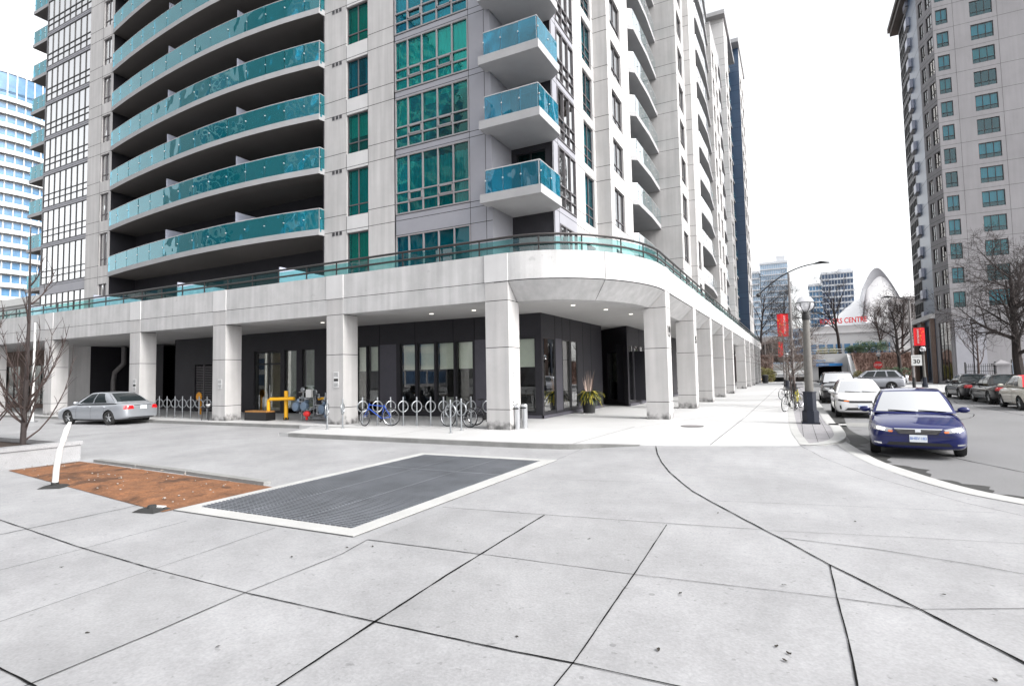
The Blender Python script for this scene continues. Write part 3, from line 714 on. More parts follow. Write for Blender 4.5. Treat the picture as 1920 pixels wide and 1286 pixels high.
# glass side of the corner
P = (-9.15, 22.3)
wall(P, Y1, 2.95, [(.7, 2.9, 6, 8.6)]+[(.7, 2.9, s+.3, t-.05) for s, t in levels(29.1)], mats=['panel', 'joint', 'dark', 'panel'], zj=[q for s in S for q in (s+.02, s+.28, s+1.0)], uj=[.65], niche=1.5)
for s, t in [(5.7, 8.65)]+levels(29.1):
    window(B, P, Y1, [.7, 1.43, 2.16, 2.9], [s+.3, s+.85, s+1.33, t-.05], inset=.03, fr='frame', gl='gmirror', fw=.06, fout=.06, curtain=rnd_curtain(.7, 2.9, s+.3, t, ('cwhite',), .3), name='bay_window')
# pier with tall window
P = (-9.2, 25.25)
zz = [(5.7, 8.5)]+[(s+.45, t-.05) for s, t in levels(31.9)]
wall(P, Y1, 3.4, [(1.5, 3.05, a, b) for a, b in zz if True])
for a, b in zz: window(B, P, Y1, [1.5, 2.27, 3.05], [a, a+.55, a+1.05, b], gl='gteal', curtain=rnd_curtain(1.5, 3.05, a, b, ('cgreen', 'cbeige', 'cgreen')))
wall((-9.2, 28.65), X1, .8, [])
P = (-8.4, 28.65); zz = [(6, 8.6)]+[(s+.75, t-.15) for s, t in levels(31.9)]
wall(P, Y1, 4.6, [(.7, 2.75, a, b) for a, b in zz])
for a, b in zz: window(B, P, Y1, [.7, 1.7, 2.75], [a, a+.5, b], gl='gsky', curtain=rnd_curtain(.7, 2.75, a, b))
# first balcony stack on the street side
wall((-8.4, 33.25), (-1, 0), 2.4, [])
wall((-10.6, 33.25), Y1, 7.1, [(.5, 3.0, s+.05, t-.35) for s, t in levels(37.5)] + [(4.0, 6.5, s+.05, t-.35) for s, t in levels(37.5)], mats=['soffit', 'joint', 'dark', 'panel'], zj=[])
for s, t in levels(37.5):
    window(B, (-10.6, 33.25), Y1, [.5, 1.7, 3.0], [s+.05, t-.35], gl='gteal', fr='dframe'); 
for s in S[:11]:
    balcony([(-10.6, 33.25), (-8.5, 33.25), (-8.1, 33.6), (-8.05, 37), (-8.15, 40.3), (-10.6, 40.3)], s-.1,
            [[(-8.5, 33.35), (-8.17, 33.62), (-8.12, 37), (-8.2, 40.2)]], 'gbalw', .3, divs=[(-10.5, -8.9, 36.9, 36.95)])
# broad pier
wall((-10.6, 40.3), X1, 3.9, [])
P = (-6.72, 40.3); zz = [(6.2, 8.7)]+[(s+.75, t-.15) for s, t in levels(37.5)]
wall(P, Y1, 3.75, [(.9, 2.9, a, b) for a, b in zz])
for a, b in zz: window(B, P, Y1, [.9, 1.9, 2.9], [a, a+.5, b], gl='gsky', curtain=rnd_curtain(.9, 2.9, a, b))
wall((-6.72, 44.03), X1, .45, [])
P = (-6.28, 44.03); zz = [(6.2, 8.7)]+[(s+.75, t-.15) for s, t in levels(12.3)]
wall(P, Y1, 3.4, [(1, 2.3, a, b) for a, b in zz])
for a, b in zz: window(B, P, Y1, [1, 1.65, 2.3], [a, a+.5, b], gl='gsky')
# second stack
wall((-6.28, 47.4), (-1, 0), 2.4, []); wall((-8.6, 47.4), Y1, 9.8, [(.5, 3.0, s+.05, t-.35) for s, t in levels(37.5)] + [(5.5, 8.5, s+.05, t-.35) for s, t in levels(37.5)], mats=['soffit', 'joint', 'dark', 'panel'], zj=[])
for s in S[:11]:
    balcony([(-8.6, 47.4), (-6.5, 47.4), (-6.2, 47.7), (-6.1, 52), (-6.35, 57.2), (-8.6, 57.2)], s-.1, [[(-6.5, 47.5), (-6.26, 47.72), (-6.16, 52), (-6.4, 57.1)]], 'gbalw', .3, divs=[(-8.5, -7, 52.2, 52.25)])
wall((-8.6, 57.2), X1, 2.5, [], z1=36.8)
P = (-6.1, 57.2); zz = [(s+.75, t-.15) for s, t in levels(36)]
wall(P, Y1, 6.3, [(.8, 2.2, a, b) for a, b in zz] + [(3.6, 5.2, a, b) for a, b in zz], z1=36.8)
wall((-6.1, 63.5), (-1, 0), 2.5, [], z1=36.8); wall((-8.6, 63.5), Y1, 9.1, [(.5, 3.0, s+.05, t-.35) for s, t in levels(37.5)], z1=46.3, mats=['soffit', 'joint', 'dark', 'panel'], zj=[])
for s in S[:11]:
    balcony([(-8.6, 63.5), (-6.7, 63.5), (-6.4, 63.8), (-6.35, 68), (-6.6, 72.5), (-8.6, 72.5)], s-.1, [[(-6.7, 63.6), (-6.45, 63.8), (-6.4, 68), (-6.65, 72.4)]], 'gbalw', .3)
wall((-8.6, 72.5), X1, 2.5, [], z1=46.3, mats=['concb', 'joint', 'dark', 'concb'])
P = (-6.1, 72.5); wall(P, Y1, 4.5, [(1, 3, s+.75, t-.15) for s, t in levels(43)], z1=46.3)
wall((-6.1, 77), (-1, 0), 2.5, [], z1=46.3); wall((-8.3, 77), Y1, 9, [], z1=50, mats=['bluep', 'joint', 'dark', 'bluep'])
for s in S[:14]:
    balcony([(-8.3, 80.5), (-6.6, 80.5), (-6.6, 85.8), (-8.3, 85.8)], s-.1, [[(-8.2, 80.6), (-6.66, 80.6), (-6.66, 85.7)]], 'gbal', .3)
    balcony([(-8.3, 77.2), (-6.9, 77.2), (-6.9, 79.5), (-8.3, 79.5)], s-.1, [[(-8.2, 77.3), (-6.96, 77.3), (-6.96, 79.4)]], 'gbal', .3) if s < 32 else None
wall((-8.3, 86), X1, 2.95, [], z1=49.4, mats=['bluep', 'joint', 'dark', 'bluep'])
P = (-5.35, 86); wall(P, Y1, 9, [(1, 3.5, s+.75, t-.15) for s, t in levels(48)] + [(5, 7.5, s+.75, t-.15) for s, t in levels(48)], z1=49.4)
# roofs with deep overhangs and inner core
g = MB(); g.box(-50, -9.3, 24, 63, 37.4, 37.9); g.box(-40, -8.7, 58, 95, 36.8, 46); g.box(-9, -6.1, 57.2, 63.5, 36.75, 36.95); g.box(-12, -5.85, 71.5, 84.5, 46.3, 46.8); g.box(-12, -5.2, 84.2, 96, 49.4, 49.95); g.box(-40, -8.5, 84.6, 95, 37, 49.4)
g.box(-52, -11.3, 30, 33, 5, 37.3); g.box(-40, -10.7, 41, 47, 5, 37.3)
g.build('roof', 'slab', B)
# ---- long curved balconies between the two front piers
BC = [(-20.93, 20.36), (-20.98, 20.05), (-23.2, 19.78), (-25.95, 19.6), (-29, 19.58), (-32, 19.72), (-35.3, 20.0), (-38.4, 20.35), (-41.45, 20.8)]
fc = [BC[0]] + smooth_pts(BC[1:], 2)
wall((-20.97, 22.6), (0, -1), 2.25, [], mats=['granite', 'joint', 'dark', 'conc'], zj=[]); wall((-41.5, 20.9), Y1, 1.75, [], mats=['granite', 'joint', 'dark', 'conc'], zj=[])
ops = []
for s, t in [(4.95, 8.95)]+levels(29.1):
    for u in (1.2, 5.0, 8.8, 12.6, 16.4): ops.append((u, u+2.6, s+.05, min(t-.35, s+2.4)))
wall((-41.5, 22.6), X1, 20.55, ops, mats=['granite', 'joint', 'dark', 'conc'], zj=[], niche=1.2)
for s, t in [(4.95, 8.95)]+levels(20.7):
    for u in (1.2, 5.0, 8.8, 12.6, 16.4): window(B, (-41.5, 22.6), X1, [u, u+1.3, u+2.6], [s+.05, min(t-.35, s+2.4)], fr='dframe', gl='gteal', curtain=rnd_curtain(u, u+2.6, s+.05, t-.4, ('cwhite', 'cblue'), .6), name='patio_door')
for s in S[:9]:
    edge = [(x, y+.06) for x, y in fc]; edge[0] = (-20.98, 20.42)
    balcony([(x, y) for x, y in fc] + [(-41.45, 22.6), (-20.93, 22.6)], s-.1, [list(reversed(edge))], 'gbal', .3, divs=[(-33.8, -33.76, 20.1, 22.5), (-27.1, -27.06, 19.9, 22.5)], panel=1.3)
# ---- far front pier and glazed end
P = (-44.55, 20.9); zz = [(6, 8.6)]+[(s+.75, t-.1) for s, t in levels(31.9)]
wall(P, X1, 3.1, [(1.75, 2.8, a, b) for a, b in zz], uj=(1.7,))
for a, b in zz: window(B, P, X1, [1.75, 2.27, 2.8], [a, a+.5, b], gl='gmirror', curtain=rnd_curtain(1.75, 2.8, a, b, ('cwhite',), .6))
P = (-51.1, 21.0); cc = [0.05+i*.81 for i in range(9)]
wall(P, X1, 6.6, [(.05, 6.53, 5.6, 8.5)]+[(.05, 6.53, s+.2, t-.08) for s, t in levels(31.9)], mats=['panel', 'joint', 'dark', 'panel'], zj=[q for s in S for q in (s+.03, s+.17)], niche=1.4)
for s, t in [(5.4, 8.6)]+levels(31.9):
    window(B, P, X1, cc, [s+.2, s+.75, s+1.2, t-.08], inset=.03, fr='dframe', gl='gmirror', fw=.055, fout=.03, curtain=rnd_curtain(.1, 6.5, s+.2, t, ('cwhite',), .5), name='bay_window')
wall((-51.1, 30), (0, -1), 9, [])
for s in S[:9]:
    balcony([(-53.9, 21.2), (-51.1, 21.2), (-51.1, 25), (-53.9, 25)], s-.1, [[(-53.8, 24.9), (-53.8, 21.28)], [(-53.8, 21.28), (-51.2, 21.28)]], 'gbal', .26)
# ---- storefront behind the arcade
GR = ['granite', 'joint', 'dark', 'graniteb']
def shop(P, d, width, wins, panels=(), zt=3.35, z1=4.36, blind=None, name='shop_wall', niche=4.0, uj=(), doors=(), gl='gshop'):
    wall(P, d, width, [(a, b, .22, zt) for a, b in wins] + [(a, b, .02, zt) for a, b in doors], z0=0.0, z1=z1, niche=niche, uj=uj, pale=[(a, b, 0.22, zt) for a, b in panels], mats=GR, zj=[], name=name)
    for a, b in wins:
        c = [(a+.02, b-.02, blind, zt-.03, 'blind', 0)] if blind else None
        window(B, P, d, [a, b], [.22, zt], inset=.02 if gl == 'gshopr' else .1, fout=.012, fr='dframe', gl=gl, fw=.06, curtain=c, name='shop_window')
P = (-27.2, 20.75)
k = lambda x: x+27.2
shop(P, X1, 18.0, [(k(-19.25), k(-18.55)), (k(-18.5), k(-17.8)), (k(-16.5), k(-15.62)), (k(-15.5), k(-14.55)), (k(-14.45), k(-13.5)), (k(-13.42), k(-12.5)), (k(-10.95), k(-9.5))],
     [(k(-17.72), k(-16.7)), (k(-12.42), k(-11.6))], blind=2.12, uj=(k(-17.7), k(-15.6), k(-13.5), k(-12.4), k(-19.4)), doors=[(k(-26.6), k(-24.5)), (k(-24.2), k(-23.3)), (k(-22.9), k(-22.0))])
# glazed lobby doors and side lights
def glazed_door(P, d, u0, u1, zt, parent=B, n=2):
    W = frame2(P, d); mb = MB(); w = (u1-u0)/n
    for i in range(n+1): ubox(mb, W, u0+i*w-.05, u0+i*w+.05, .02, zt, -.2, -.12)
    for z in (.02, zt-.1, zt-.75): ubox(mb, W, u0+.05, u1-.05, z, z+.09, -.197, -.125)
    o = mb.build('door', 'dframe', parent)
    p = MB(); ubox(p, W, u0, u1, .05, zt-.02, -.17, -.16); p.build('pane', 'gshop', o)
    h = MB()
    for i in range(1, n): h.tube([W(u0+i*w-.14, .8, -.09), W(u0+i*w-.14, 1.5, -.09)], .014, 6); h.tube([W(u0+i*w+.14, .8, -.09), W(u0+i*w+.14, 1.5, -.09)], .014, 6)
    h.build('handle', 'steel', o)
    b = MB(); ubox(b, W, u0+.1, u1-.1, .05, zt-.1, -.62, -.60); b.build('painted_lobby_light', 'room', o)  # pale warm panel, its colour stands in for the lit lobby inside
    return o
glazed_door(P, X1, .6, 2.7, 3.35)
for a, b in ((3.0, 3.9), (4.3, 5.2)): window(B, P, X1, [a, b], [.22, 3.35], inset=.1, fr='dframe', gl='gshop', curtain=[(a, b, .3, 3.3, 'cbeige', .03)], name='shop_window')
# corner pier and the street side storefront with its recessed entrance
P = (-9.2, 20.75); q = lambda y: y-20.75
shop(P, Y1, 8.0, [(.14, 1.44), (2.28, 3.22), (3.3, 4.2)], [(1.5, 2.22)], uj=(1.46, 2.3, 3.3, 5.0, 6.2), gl='gshopr', niche=.28)
wall((-9.2, 28.75), (-1, 0), 1.2, [], z0=0, z1=4.36, mats=GR, zj=[])
wall((-10.4, 28.75), Y1, 3.0, [(.3, 2.4, .02, 2.7)], z0=0, z1=4.36, mats=GR, zj=[], niche=2)
glazed_door((-10.4, 28.75), Y1, .3, 2.4, 2.7)
d = Vector((2.4, -2.3, 0)).normalized(); Ld = math.hypot(2.4, 2.3)
wall((-10.4, 31.75), (d.x, d.y), Ld, [(1.1, 2.3, .25, 3.0)], z0=0, z1=4.36, mats=GR, zj=[], niche=2)
window(B, (-10.4, 31.75), (d.x, d.y), [1.1, 2.3], [.25, 3.0], fr='dframe', gl='gshop', curtain=[(1.15, 2.25, 1.3, 2.95, 'cbeige', 0)], name='shop_window')
P = (-8.0, 29.45)
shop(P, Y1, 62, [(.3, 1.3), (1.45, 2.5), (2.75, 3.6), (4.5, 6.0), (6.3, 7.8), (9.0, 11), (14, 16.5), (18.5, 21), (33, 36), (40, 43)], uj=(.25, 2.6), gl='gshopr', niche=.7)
P2 = MB(); P2.box(-11.2, -9.12, 20.66, 20.75, 0, .12); P2.box(-9.2, -9.1, 20.66, 28.7, 0, .12); P2.box(-8.0, -7.9, 29.5, 60, 0, .12); P2.build('plinth', 'graniteb', B)
# far bays: grey granite wall with louvres, loading recess, drain pipe, pale wall
wall((-33.9, 20.9), X1, 6.7, [(1.9, 3.5, .05, 2.75)], z0=0, z1=4.36, mats=GR, zj=[], niche=.4)
lv = MB(); W = frame2((-33.9, 20.9), X1)
for i in range(26): ubox(lv, W, 1.95, 3.45, .1+i*.1, .155+i*.1, -.16, -.06)
ubox(lv, W, 2.66, 2.74, .05, 2.75, -.1, -.03); lv.build('louvre_door', 'frame', B)
wall((-27.2, 20.9), Y1, .2, [], z0=0, z1=4.36, mats=GR, zj=[])
wall((-41.5, 24.5), X1, 7.8, [], z0=0, z1=4.36, mats=['dark', 'joint', 'dark', 'dark'], zj=[]); wall((-33.95, 24.5), (0, -1), 3.6, [], z0=0, z1=4.36, mats=GR, zj=[])
wall((-47.5, 20.9), X1, 4.0, [], z0=0, z1=4.36, mats=['conc', 'joint', 'dark', 'conc'], zj=[]); wall((-43.5, 20.9), Y1, 3.6, [], z0=0, z1=4.36, mats=GR, zj=[])
wall((-42.0, 22.6), X1, 4.0, [], z0=0, z1=4.36, mats=GR, zj=[])
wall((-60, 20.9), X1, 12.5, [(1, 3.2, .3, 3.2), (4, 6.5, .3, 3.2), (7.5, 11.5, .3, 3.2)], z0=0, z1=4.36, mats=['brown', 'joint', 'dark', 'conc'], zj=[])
for a, b in ((1, 3.2), (4, 6.5), (7.5, 11.5)): window(B, (-60, 20.9), X1, [a, (a+b)/2, b], [.3, 1.0, 3.2], fr='dframe', gl='gshop', name='shop_window')
MB().tube([(-41.9, 22.2, 4.3), (-41.9, 22.2, 3.1), (-42.6, 22.0, 2.5), (-42.75, 22.0, 1.9), (-42.75, 22.0, .2)], .16, 10).build('drain_pipe', 'galv_dark', B, smooth=True)
text('house_number', '19', .62, 'ink', B, face_mat((-4.285, 21.9, 3.35), (0, 1, 0), (0, 0, 1)), .012, bold=.012)
text('house_number', '15', .5, 'ink', B, face_mat((-4.285, 28.5, 3.35), (0, 1, 0), (0, 0, 1)), .012, bold=.01)

# ------------------------------------------------------------------ things under the arcade
def notice(x, y, z, rows, label, w=.26):
    o = MB().box(x-w/2, x+w/2, y-.012, y, z-.02-.2*rows, z).build('notice_sign', 'paper'); tag(o, label, 'sign', 'notices fixed to the arcade columns')
    m = MB(); rr = random.Random(int(x*100))
    for r_ in range(rows):
        zz = z-.05-.2*r_
        if r_ == 1 and rows > 2: m.box(x-w*.42, x+w*.42, y-.016, y-.011, zz-.12, zz-.02); continue
        for i in range(4):
            a = x-w*.4; 
            while a < x+w*.34:
                b = a+rr.uniform(.02, .06); m.box(a, min(b, x+w*.4), y-.016, y-.011, zz-.012-i*.037, zz-i*.037); a = b+.014
    m.build('lettering', 'ink', o)
notice(-29.55, 16.18, 1.95, 3, 'stack of three white paper notices on the column behind the silver sedan')
notice(-22.95, 16.18, 1.85, 2, 'two white paper notices on the column beside the black stool')
notice(-15.98, 16.18, 2.05, 3, 'white notices with a black strip on the column behind two front bike rings')
def notice_side(x, y, z, label, h=.4, w=.16):
    o = MB().box(x, x+.01, y-w/2, y+w/2, z-h, z).build('notice_sign', 'paper'); tag(o, label, 'sign', 'notices fixed to the arcade columns')
    m = MB()
    for i in range(int(h/.09)): m.box(x+.009, x+.014, y-w*.3, y+w*.3, z-.06-i*.09, z-.03-i*.09)
    m.build('lettering', 'ink', o)
notice_side(-8.36, 16.5, 1.9, 'narrow white notice high on the corner column above the ash bins')
notice_side(-8.36, 16.42, .95, 'small square white notice low on the corner column, nearer the plaza', .22, .2)
notice_side(-8.36, 16.7, .95, 'small square white notice low on the corner column, nearer the entrance', .22, .2)
# ring and post bicycle stands
def make_rack():
    t = thing('bike_stand', 'galvanised ring and post bike stand', 'bike stand')
    m = MB(); m.lathe([(.030, 0), (.030, 1.03), (.026, 1.05), (.0, 1.055)], n=12, cap=False); m.lathe([(.07, 0), (.07, .012), (.03, .014)], n=12); m.build('post', 'galv', t, smooth=True)
    r_ = MB(); r_.torus((0, 0, .70), .20, .022, 'y', 28, 8); r_.build('ring', 'galv', t, smooth=True)
    return t
rk = make_rack(); first = True
SP = [(-28.85, 17.0, 'ring bike stand partly hidden by the tail of the silver sedan'), (-28.2, 17.0, 'second ring bike stand from the silver sedan in the row of seven'), (-27.55, 17.0, 'third ring bike stand from the silver sedan, before the orange board'), (-26.95, 17.0, 'fourth ring bike stand from the silver sedan, middle of the row of seven'),
      (-26.3, 17.0, 'ring bike stand third from the black stool in the row of seven'), (-25.65, 17.0, 'ring bike stand second from the black stool in the row of seven'), (-25.05, 17.0, 'ring bike stand nearest the black stool in the row of seven'),
      (-14.85, 14.6, 'ring bike stand out by the kerb in front of the gas meter column'), (-14.6, 15.1, 'ring bike stand out by the kerb, just right of its twin before the column'),
      (-14.75, 16.3, 'ring bike stand first in the long row, left of the blue bicycle'), (-14.15, 16.45, 'ring bike stand behind the front wheel of the blue bicycle'), (-13.6, 16.55, 'ring bike stand at the rear wheel of the blue bicycle'),
      (-13.05, 16.6, 'empty ring bike stand just right of the blue bicycle'), (-12.5, 16.7, 'empty ring bike stand in front of the white armchair'), (-11.95, 16.8, 'empty ring bike stand in front of the third blind from the column'),
      (-11.45, 16.9, 'ring bike stand at the handlebar of the black bicycle'), (-10.4, 17.1, 'ring bike stand at the rear wheel of the black bicycle'), (-9.75, 17.15, 'ring bike stand tucked against the corner column'), (-10.95, 17.0, 'ring bike stand at the middle of the black bicycle'),
      (-9.8, 14.85, 'ring bike stand nearest the kerb, left of the corner column'), (-9.9, 15.65, 'ring bike stand between the kerbside stand and the corner column')]
for i, (x, y, lb) in enumerate(SP):
    rz = R(22) if i < 7 else (R(-62) if i in (7, 8) else R(64))
    if i in (19, 20): rz = R(-5)
    if i == 0: rk.location = (x, y, 0); rk.rotation_euler[2] = rz; rk['label'] = lb; rk['group'] = 'ring bike stands along the arcade'
    else: dup(rk, (x, y, 0), rz, lb, 'ring bike stands along the arcade')
# bicycles
def make_bike(col, label, loc, rz, tilt=0.0, steer=0.0, group=None):
    t = thing('bicycle', label, 'bicycle', loc, rz, group); t.rotation_euler = (tilt, 0, rz)
    # local: +x forward, y lateral
    pm = paint('bicycle paint %02d' % len(bpy.data.materials), col, 0.2, 0.35)
    def wheel(x, parent, T=None):
        m = MB(); m.T = T; m.torus((x, 0, .34), .325, .018, 'y', 32, 6); w = m.build('wheel', 'rubber', parent, smooth=True)
        s = MB(); s.T = T; s.torus((x, 0, .34), .30, .010, 'y', 28, 4)
        for k in range(14):
            a = k*math.pi*2/14; s.tube([(x+.02*math.cos(a), .02*(-1)**k, .34+.02*math.sin(a)), (x+.30*math.cos(a), 0, .34+.30*math.sin(a))], .0025, 3, cap=False)
        s.lathe([(.02, -.04), (.02, .04)], (x, 0, .34), 8, 'y'); s.build('rim', 'steel', w)
    wheel(-.5, t)
    hd = Vector((.36, 0, .62)); T = Matrix.Translation(hd) @ Matrix.Rotation(steer, 4, Vector((-.3, 0, .95)).normalized()) @ Matrix.Translation(-hd)
    wheel(.54, t, T)
    m = MB()
    for a, b, r_ in (((-.14, 0, .28), (-.27, 0, .80), .016), ((-.25, 0, .74), (.31, 0, .80), .016), ((-.14, 0, .28), (.345, 0, .68), .019), ((.30, 0, .86), (.36, 0, .62), .02)): m.tube([a, b], r_, 8)
    for s in (-.05, .05): m.tube([(-.14, s*.8, .28), (-.5, s, .34)], .010, 6); m.tube([(-.255, s*.4, .76), (-.5, s, .34)], .009, 6)
    m.build('frame', pm, t, smooth=True)
    m = MB(); m.T = T
    for s in (-.05, .05): m.tube([(.36, s*.5, .62), (.38, s, .56), (.54, s, .34)], .012, 6)
    m.build('fork', pm, t, smooth=True)
    m = MB(); m.T = T; m.tube([(.30, 0, .86), (.285, 0, .95), (.34, 0, .97)], .013, 6); m.tube([(.25, .29, .98), (.34, .2, .985), (.345, 0, .97), (.34, -.2, .985), (.25, -.29, .98)], .012, 6); m.build('handlebar', 'black', t, smooth=True)
    m = MB(); m.tube([(-.26, 0, .76), (-.29, 0, .93)], .013, 6); m.add([(-.44, -.08, .94), (-.44, .08, .94), (-.28, .05, .955), (-.15, .018, .945), (-.15, -.018, .945), (-.28, -.05, .955), (-.40, 0, .90), (-.2, 0, .915)], [(0, 1, 2, 5), (5, 2, 3, 4), (0, 6, 1), (1, 6, 7, 3, 2), (0, 5, 4, 7, 6), (3, 7, 4)]); m.build('saddle', 'black', t)
    m = MB(); m.lathe([(.095, -.055), (.095, -.05)], (-.14, 0, .28), 16, 'y'); m.tube([(-.14, -.07, .28), (-.04, -.08, .15)], .01, 5); m.tube([(-.14, .07, .28), (-.24, .08, .41)], .01, 5); m.box(-.08, .0, -.14, -.07, .14, .16); m.box(-.28, -.2, .07, .14, .40, .42); m.build('crankset', 'black', t)
    return t
make_bike((.02, .08, .42), 'blue bicycle leaning at the ring stands beneath the arcade', (-13.85, 16.15, 0), R(200), R(-8), R(-38))
make_bike((.02, .02, .022), 'black bicycle locked to ring stands beside the corner column', (-10.6, 16.6, 0), R(170), R(5), R(10))
make_bike((.03, .03, .035), 'dark bicycle standing closest against the corner column', (-9.9, 17.5, 0), R(14), R(-4), R(14))
make_bike((.015, .015, .015), 'black bicycle on the paver strip nearest the camera behind the globe lamp', (-.25, 27.0, 0), R(68), R(4), R(25))
make_bike((.4, .35, .03), 'dark bicycle with a yellow frame behind the globe lamp', (.12, 29.0, 0), R(80), R(-5), R(-15))
make_bike((.02, .02, .02), 'black bicycle farthest along the paver strip by the slim tree', (-.5, 37.5, 0), R(60), R(4), R(15))
# gas meter manifold with yellow pipes
t = thing('gas_meter', 'gas meter set with bent yellow pipes, blue grey regulators and a red valve', 'gas meter', (-18.0, 17.4, 0))
m = MB(); m.tube([(-2.75, -.45, 0), (-2.75, -.45, .78), (-2.73, -.45, .88), (-2.63, -.45, .93), (-1.45, -.2, .95)], .075, 12); m.tube([(-2.05, -.1, .05), (-2.05, -.1, 1.28)], .085, 12); m.tube([(-.35, .15, .93), (.1, .2, .95)], .06, 10); m.build('pipe', 'yellow', t, smooth=True)
m = MB()
for x, z in ((-1.35, .60), (-.85, .62), (.2, .5), (.75, .75), (.55, .3), (1.0, .45)):
    m = MB(); m.lathe([(.05, -.16), (.19, -.1), (.21, 0), (.19, .06), (.06, .1), (.06, .2)], (x, -.15, z), 14, 'y'); m.lathe([(.04, -.2), (.1, 0), (.04, .12)], (x, -.05, z+.22), 10, 'z'); m.build('regulator', 'bgrey', t, smooth=True)
m = MB(); rr = random.Random(4)
for i in range(64):
    x, y, z = rr.uniform(-1.3, 1.15), rr.uniform(-.2, .35), rr.uniform(.1, 1.0)
    if i % 2: m.tube([(x, y, z), (x, y, z+rr.uniform(.1, .35))], .03, 6)
    else: m.tube([(x, y, z), (x+rr.uniform(.2, .5), y, z)], .035, 6)
    m.ball((x, y, z), .055, 8, 6)
for x in (-1.3, -.6, .1, .9): m.tube([(x, .1, 0), (x, .1, 1.1+.2*math.sin(x*5))], .028, 6)
for x, z in ((-1.15, 1.32), (-.4, 1.22), (.6, 1.18)): m.lathe([(.10, -.03), (.12, 0), (.10, .03)], (x, 0, z), 12, 'y'); m.tube([(x-.22, 0, z-.1), (x+.22, 0, z-.1)], .02, 6)
m.box(-1.05, .9, -.05, .1, .08, .16); m.build('pipework', 'galv', t, smooth=True)
MB().ball((-.35, -.5, .32), .16, 12, 8, (1.1, .8, .8)).lathe([(.05, -.1), (.05, .12)], (-.35, -.5, .18), 8).build('red_valve', 'red', t, smooth=True)
MB().box(-.72, -.42, -.22, -.1, 1.0, 1.34).build('meter_box', 'white', t)
MB().box(-2.13, -1.97, -.18, -.02, 0, .12).build('pipe_foot', 'black', t)
# stool, orange board, planks
t = thing('stool', 'black metal stool with a rag on it beside the arcade column', 'stool', (-23.85, 16.25, 0), R(12))
for sx in (-.17, .17):
    for sy in (-.15, .15): MB().tube([(sx*1.15, sy*1.15, 0), (sx, sy, .55)], .014, 6).build('leg', 'black', t)
MB().box(-.21, .21, -.19, .19, .55, .585).build('seat', 'black', t)
MB().tube([(-.17, .15, .55), (-.18, .17, .62)], .012, 6).tube([(.17, .15, .55), (.18, .17, .62)], .012, 6).tube([(-.18, .17, .62), (.18, .17, .62)], .012, 6).build('back_rail', 'black', t)
m = MB(); rr = random.Random(9)
for i in range(7): m.ball((rr.uniform(-.1, .1), rr.uniform(-.08, .08), .02+.03*i*.5), .07, 8, 6, (1, .8, .5))
tag(m.build('rag', 'white', loc=(-23.82, 16.25, .60), smooth=True), 'crumpled white rag lying on the black stool', 'rag')
m = MB(); m.box(-.05, .05, -.05, .05, 0, .9); m.lathe([(.0, -.02), (.24, -.02), (.24, .02), (.0, .02)], (0, -.06, .95), 8, 'y'); tag(m.build('warning_disc', 'orange', loc=(-28.6, 19.0, 0)), 'orange warning disc on a short post behind the ring stands', 'sign')
m = MB(); m.box(-.7, .7, -.25, .25, 0, .36); m.mat(1); m.box(-.68, .68, -.23, .23, .36, .42); tag(m.build('storage_crate', ['black', 'wood'], loc=(-21.3, 16.95, 0)), 'low black crate with timber lid behind the middle column', 'crate')
# ash bins by the corner column
def ashbin(loc, label):
    t = thing('ash_bin', label, 'ash bin', loc, 0, 'steel ash bins')
    MB().lathe([(.10, 0), (.105, .02), (.105, .72), (.11, .73), (.11, .78), (.095, .80)], n=18).build('body', 'steel', t, smooth=True)
    MB().lathe([(.085, .79), (.085, .80)], n=16).build('sand_tray', 'black', t); MB().box(-.11, .11, -.115, -.1, .66, .70).build('vent_slot', 'black', t)
ashbin((-8.28, 16.55, 0), 'brushed steel ash bin against the corner column, nearer the plaza'); ashbin((-8.2, 16.95, 0), 'brushed steel ash bin by the corner column, nearer the entrance')
# planter pot at the entrance
t = thing('potted_plant', 'black pot with drooping yellow green leaves and tall reeds at the entrance', 'potted plant', (-8.42, 24.2, 0))
MB().lathe([(.26, 0), (.33, .62), (.37, .64), (.37, .70), (.33, .70), (.32, .64)], n=22).build('pot', 'black', t, smooth=True)
MB().lathe([(.31, .60), (.31, .63)], n=18).build('compost', 'mulch', t)
def leaf_strip(m, p, dir_, L_, w, droop, n=5):
    d = Vector(dir_).normalized(); side = d.cross(Vector((0, 0, 1)))
    side = side.normalized() if side.length > 1e-3 else Vector((1, 0, 0)); q = Vector(p); vs = []
    for i in range(n+1):
        f = i/n; ww = w*math.sin(math.pi*min(.97, .12+.86*f)); vs += [q-side*ww, q+side*ww]; d = (d+Vector((0, 0, -droop/n))).normalized(); q = q+d*(L_/n)
    m.add(vs, [(2*i, 2*i+1, 2*i+3, 2*i+2) for i in range(n)])
m = MB(); m2 = MB(); m3 = MB(); rr = random.Random(12)
for i in range(210):
    a = rr.uniform(0, 6.283); mm = m if (rr.random() < .45 and math.cos(a-5.9) > -.2) or rr.random() < .15 else m2
    leaf_strip(mm, (.15*math.cos(a), .15*math.sin(a), .66+rr.uniform(0, .3)), (math.cos(a), math.sin(a), rr.uniform(.2, 1.6)), rr.uniform(.35, .75), rr.uniform(.025, .055), rr.uniform(1.2, 2.6))
for i in range(16):
    a = rr.uniform(0, 6.283); leaf_strip(m3, (.08*math.cos(a), .08*math.sin(a), .66), (math.cos(a)*.22, math.sin(a)*.22, 1), rr.uniform(.8, 1.4), .016, .1)
m.build('leaves', 'leafy', t, fix=False); m2.build('dark_leaves', 'leafd', t, fix=False); m3.build('reeds', 'reed', t, fix=False)
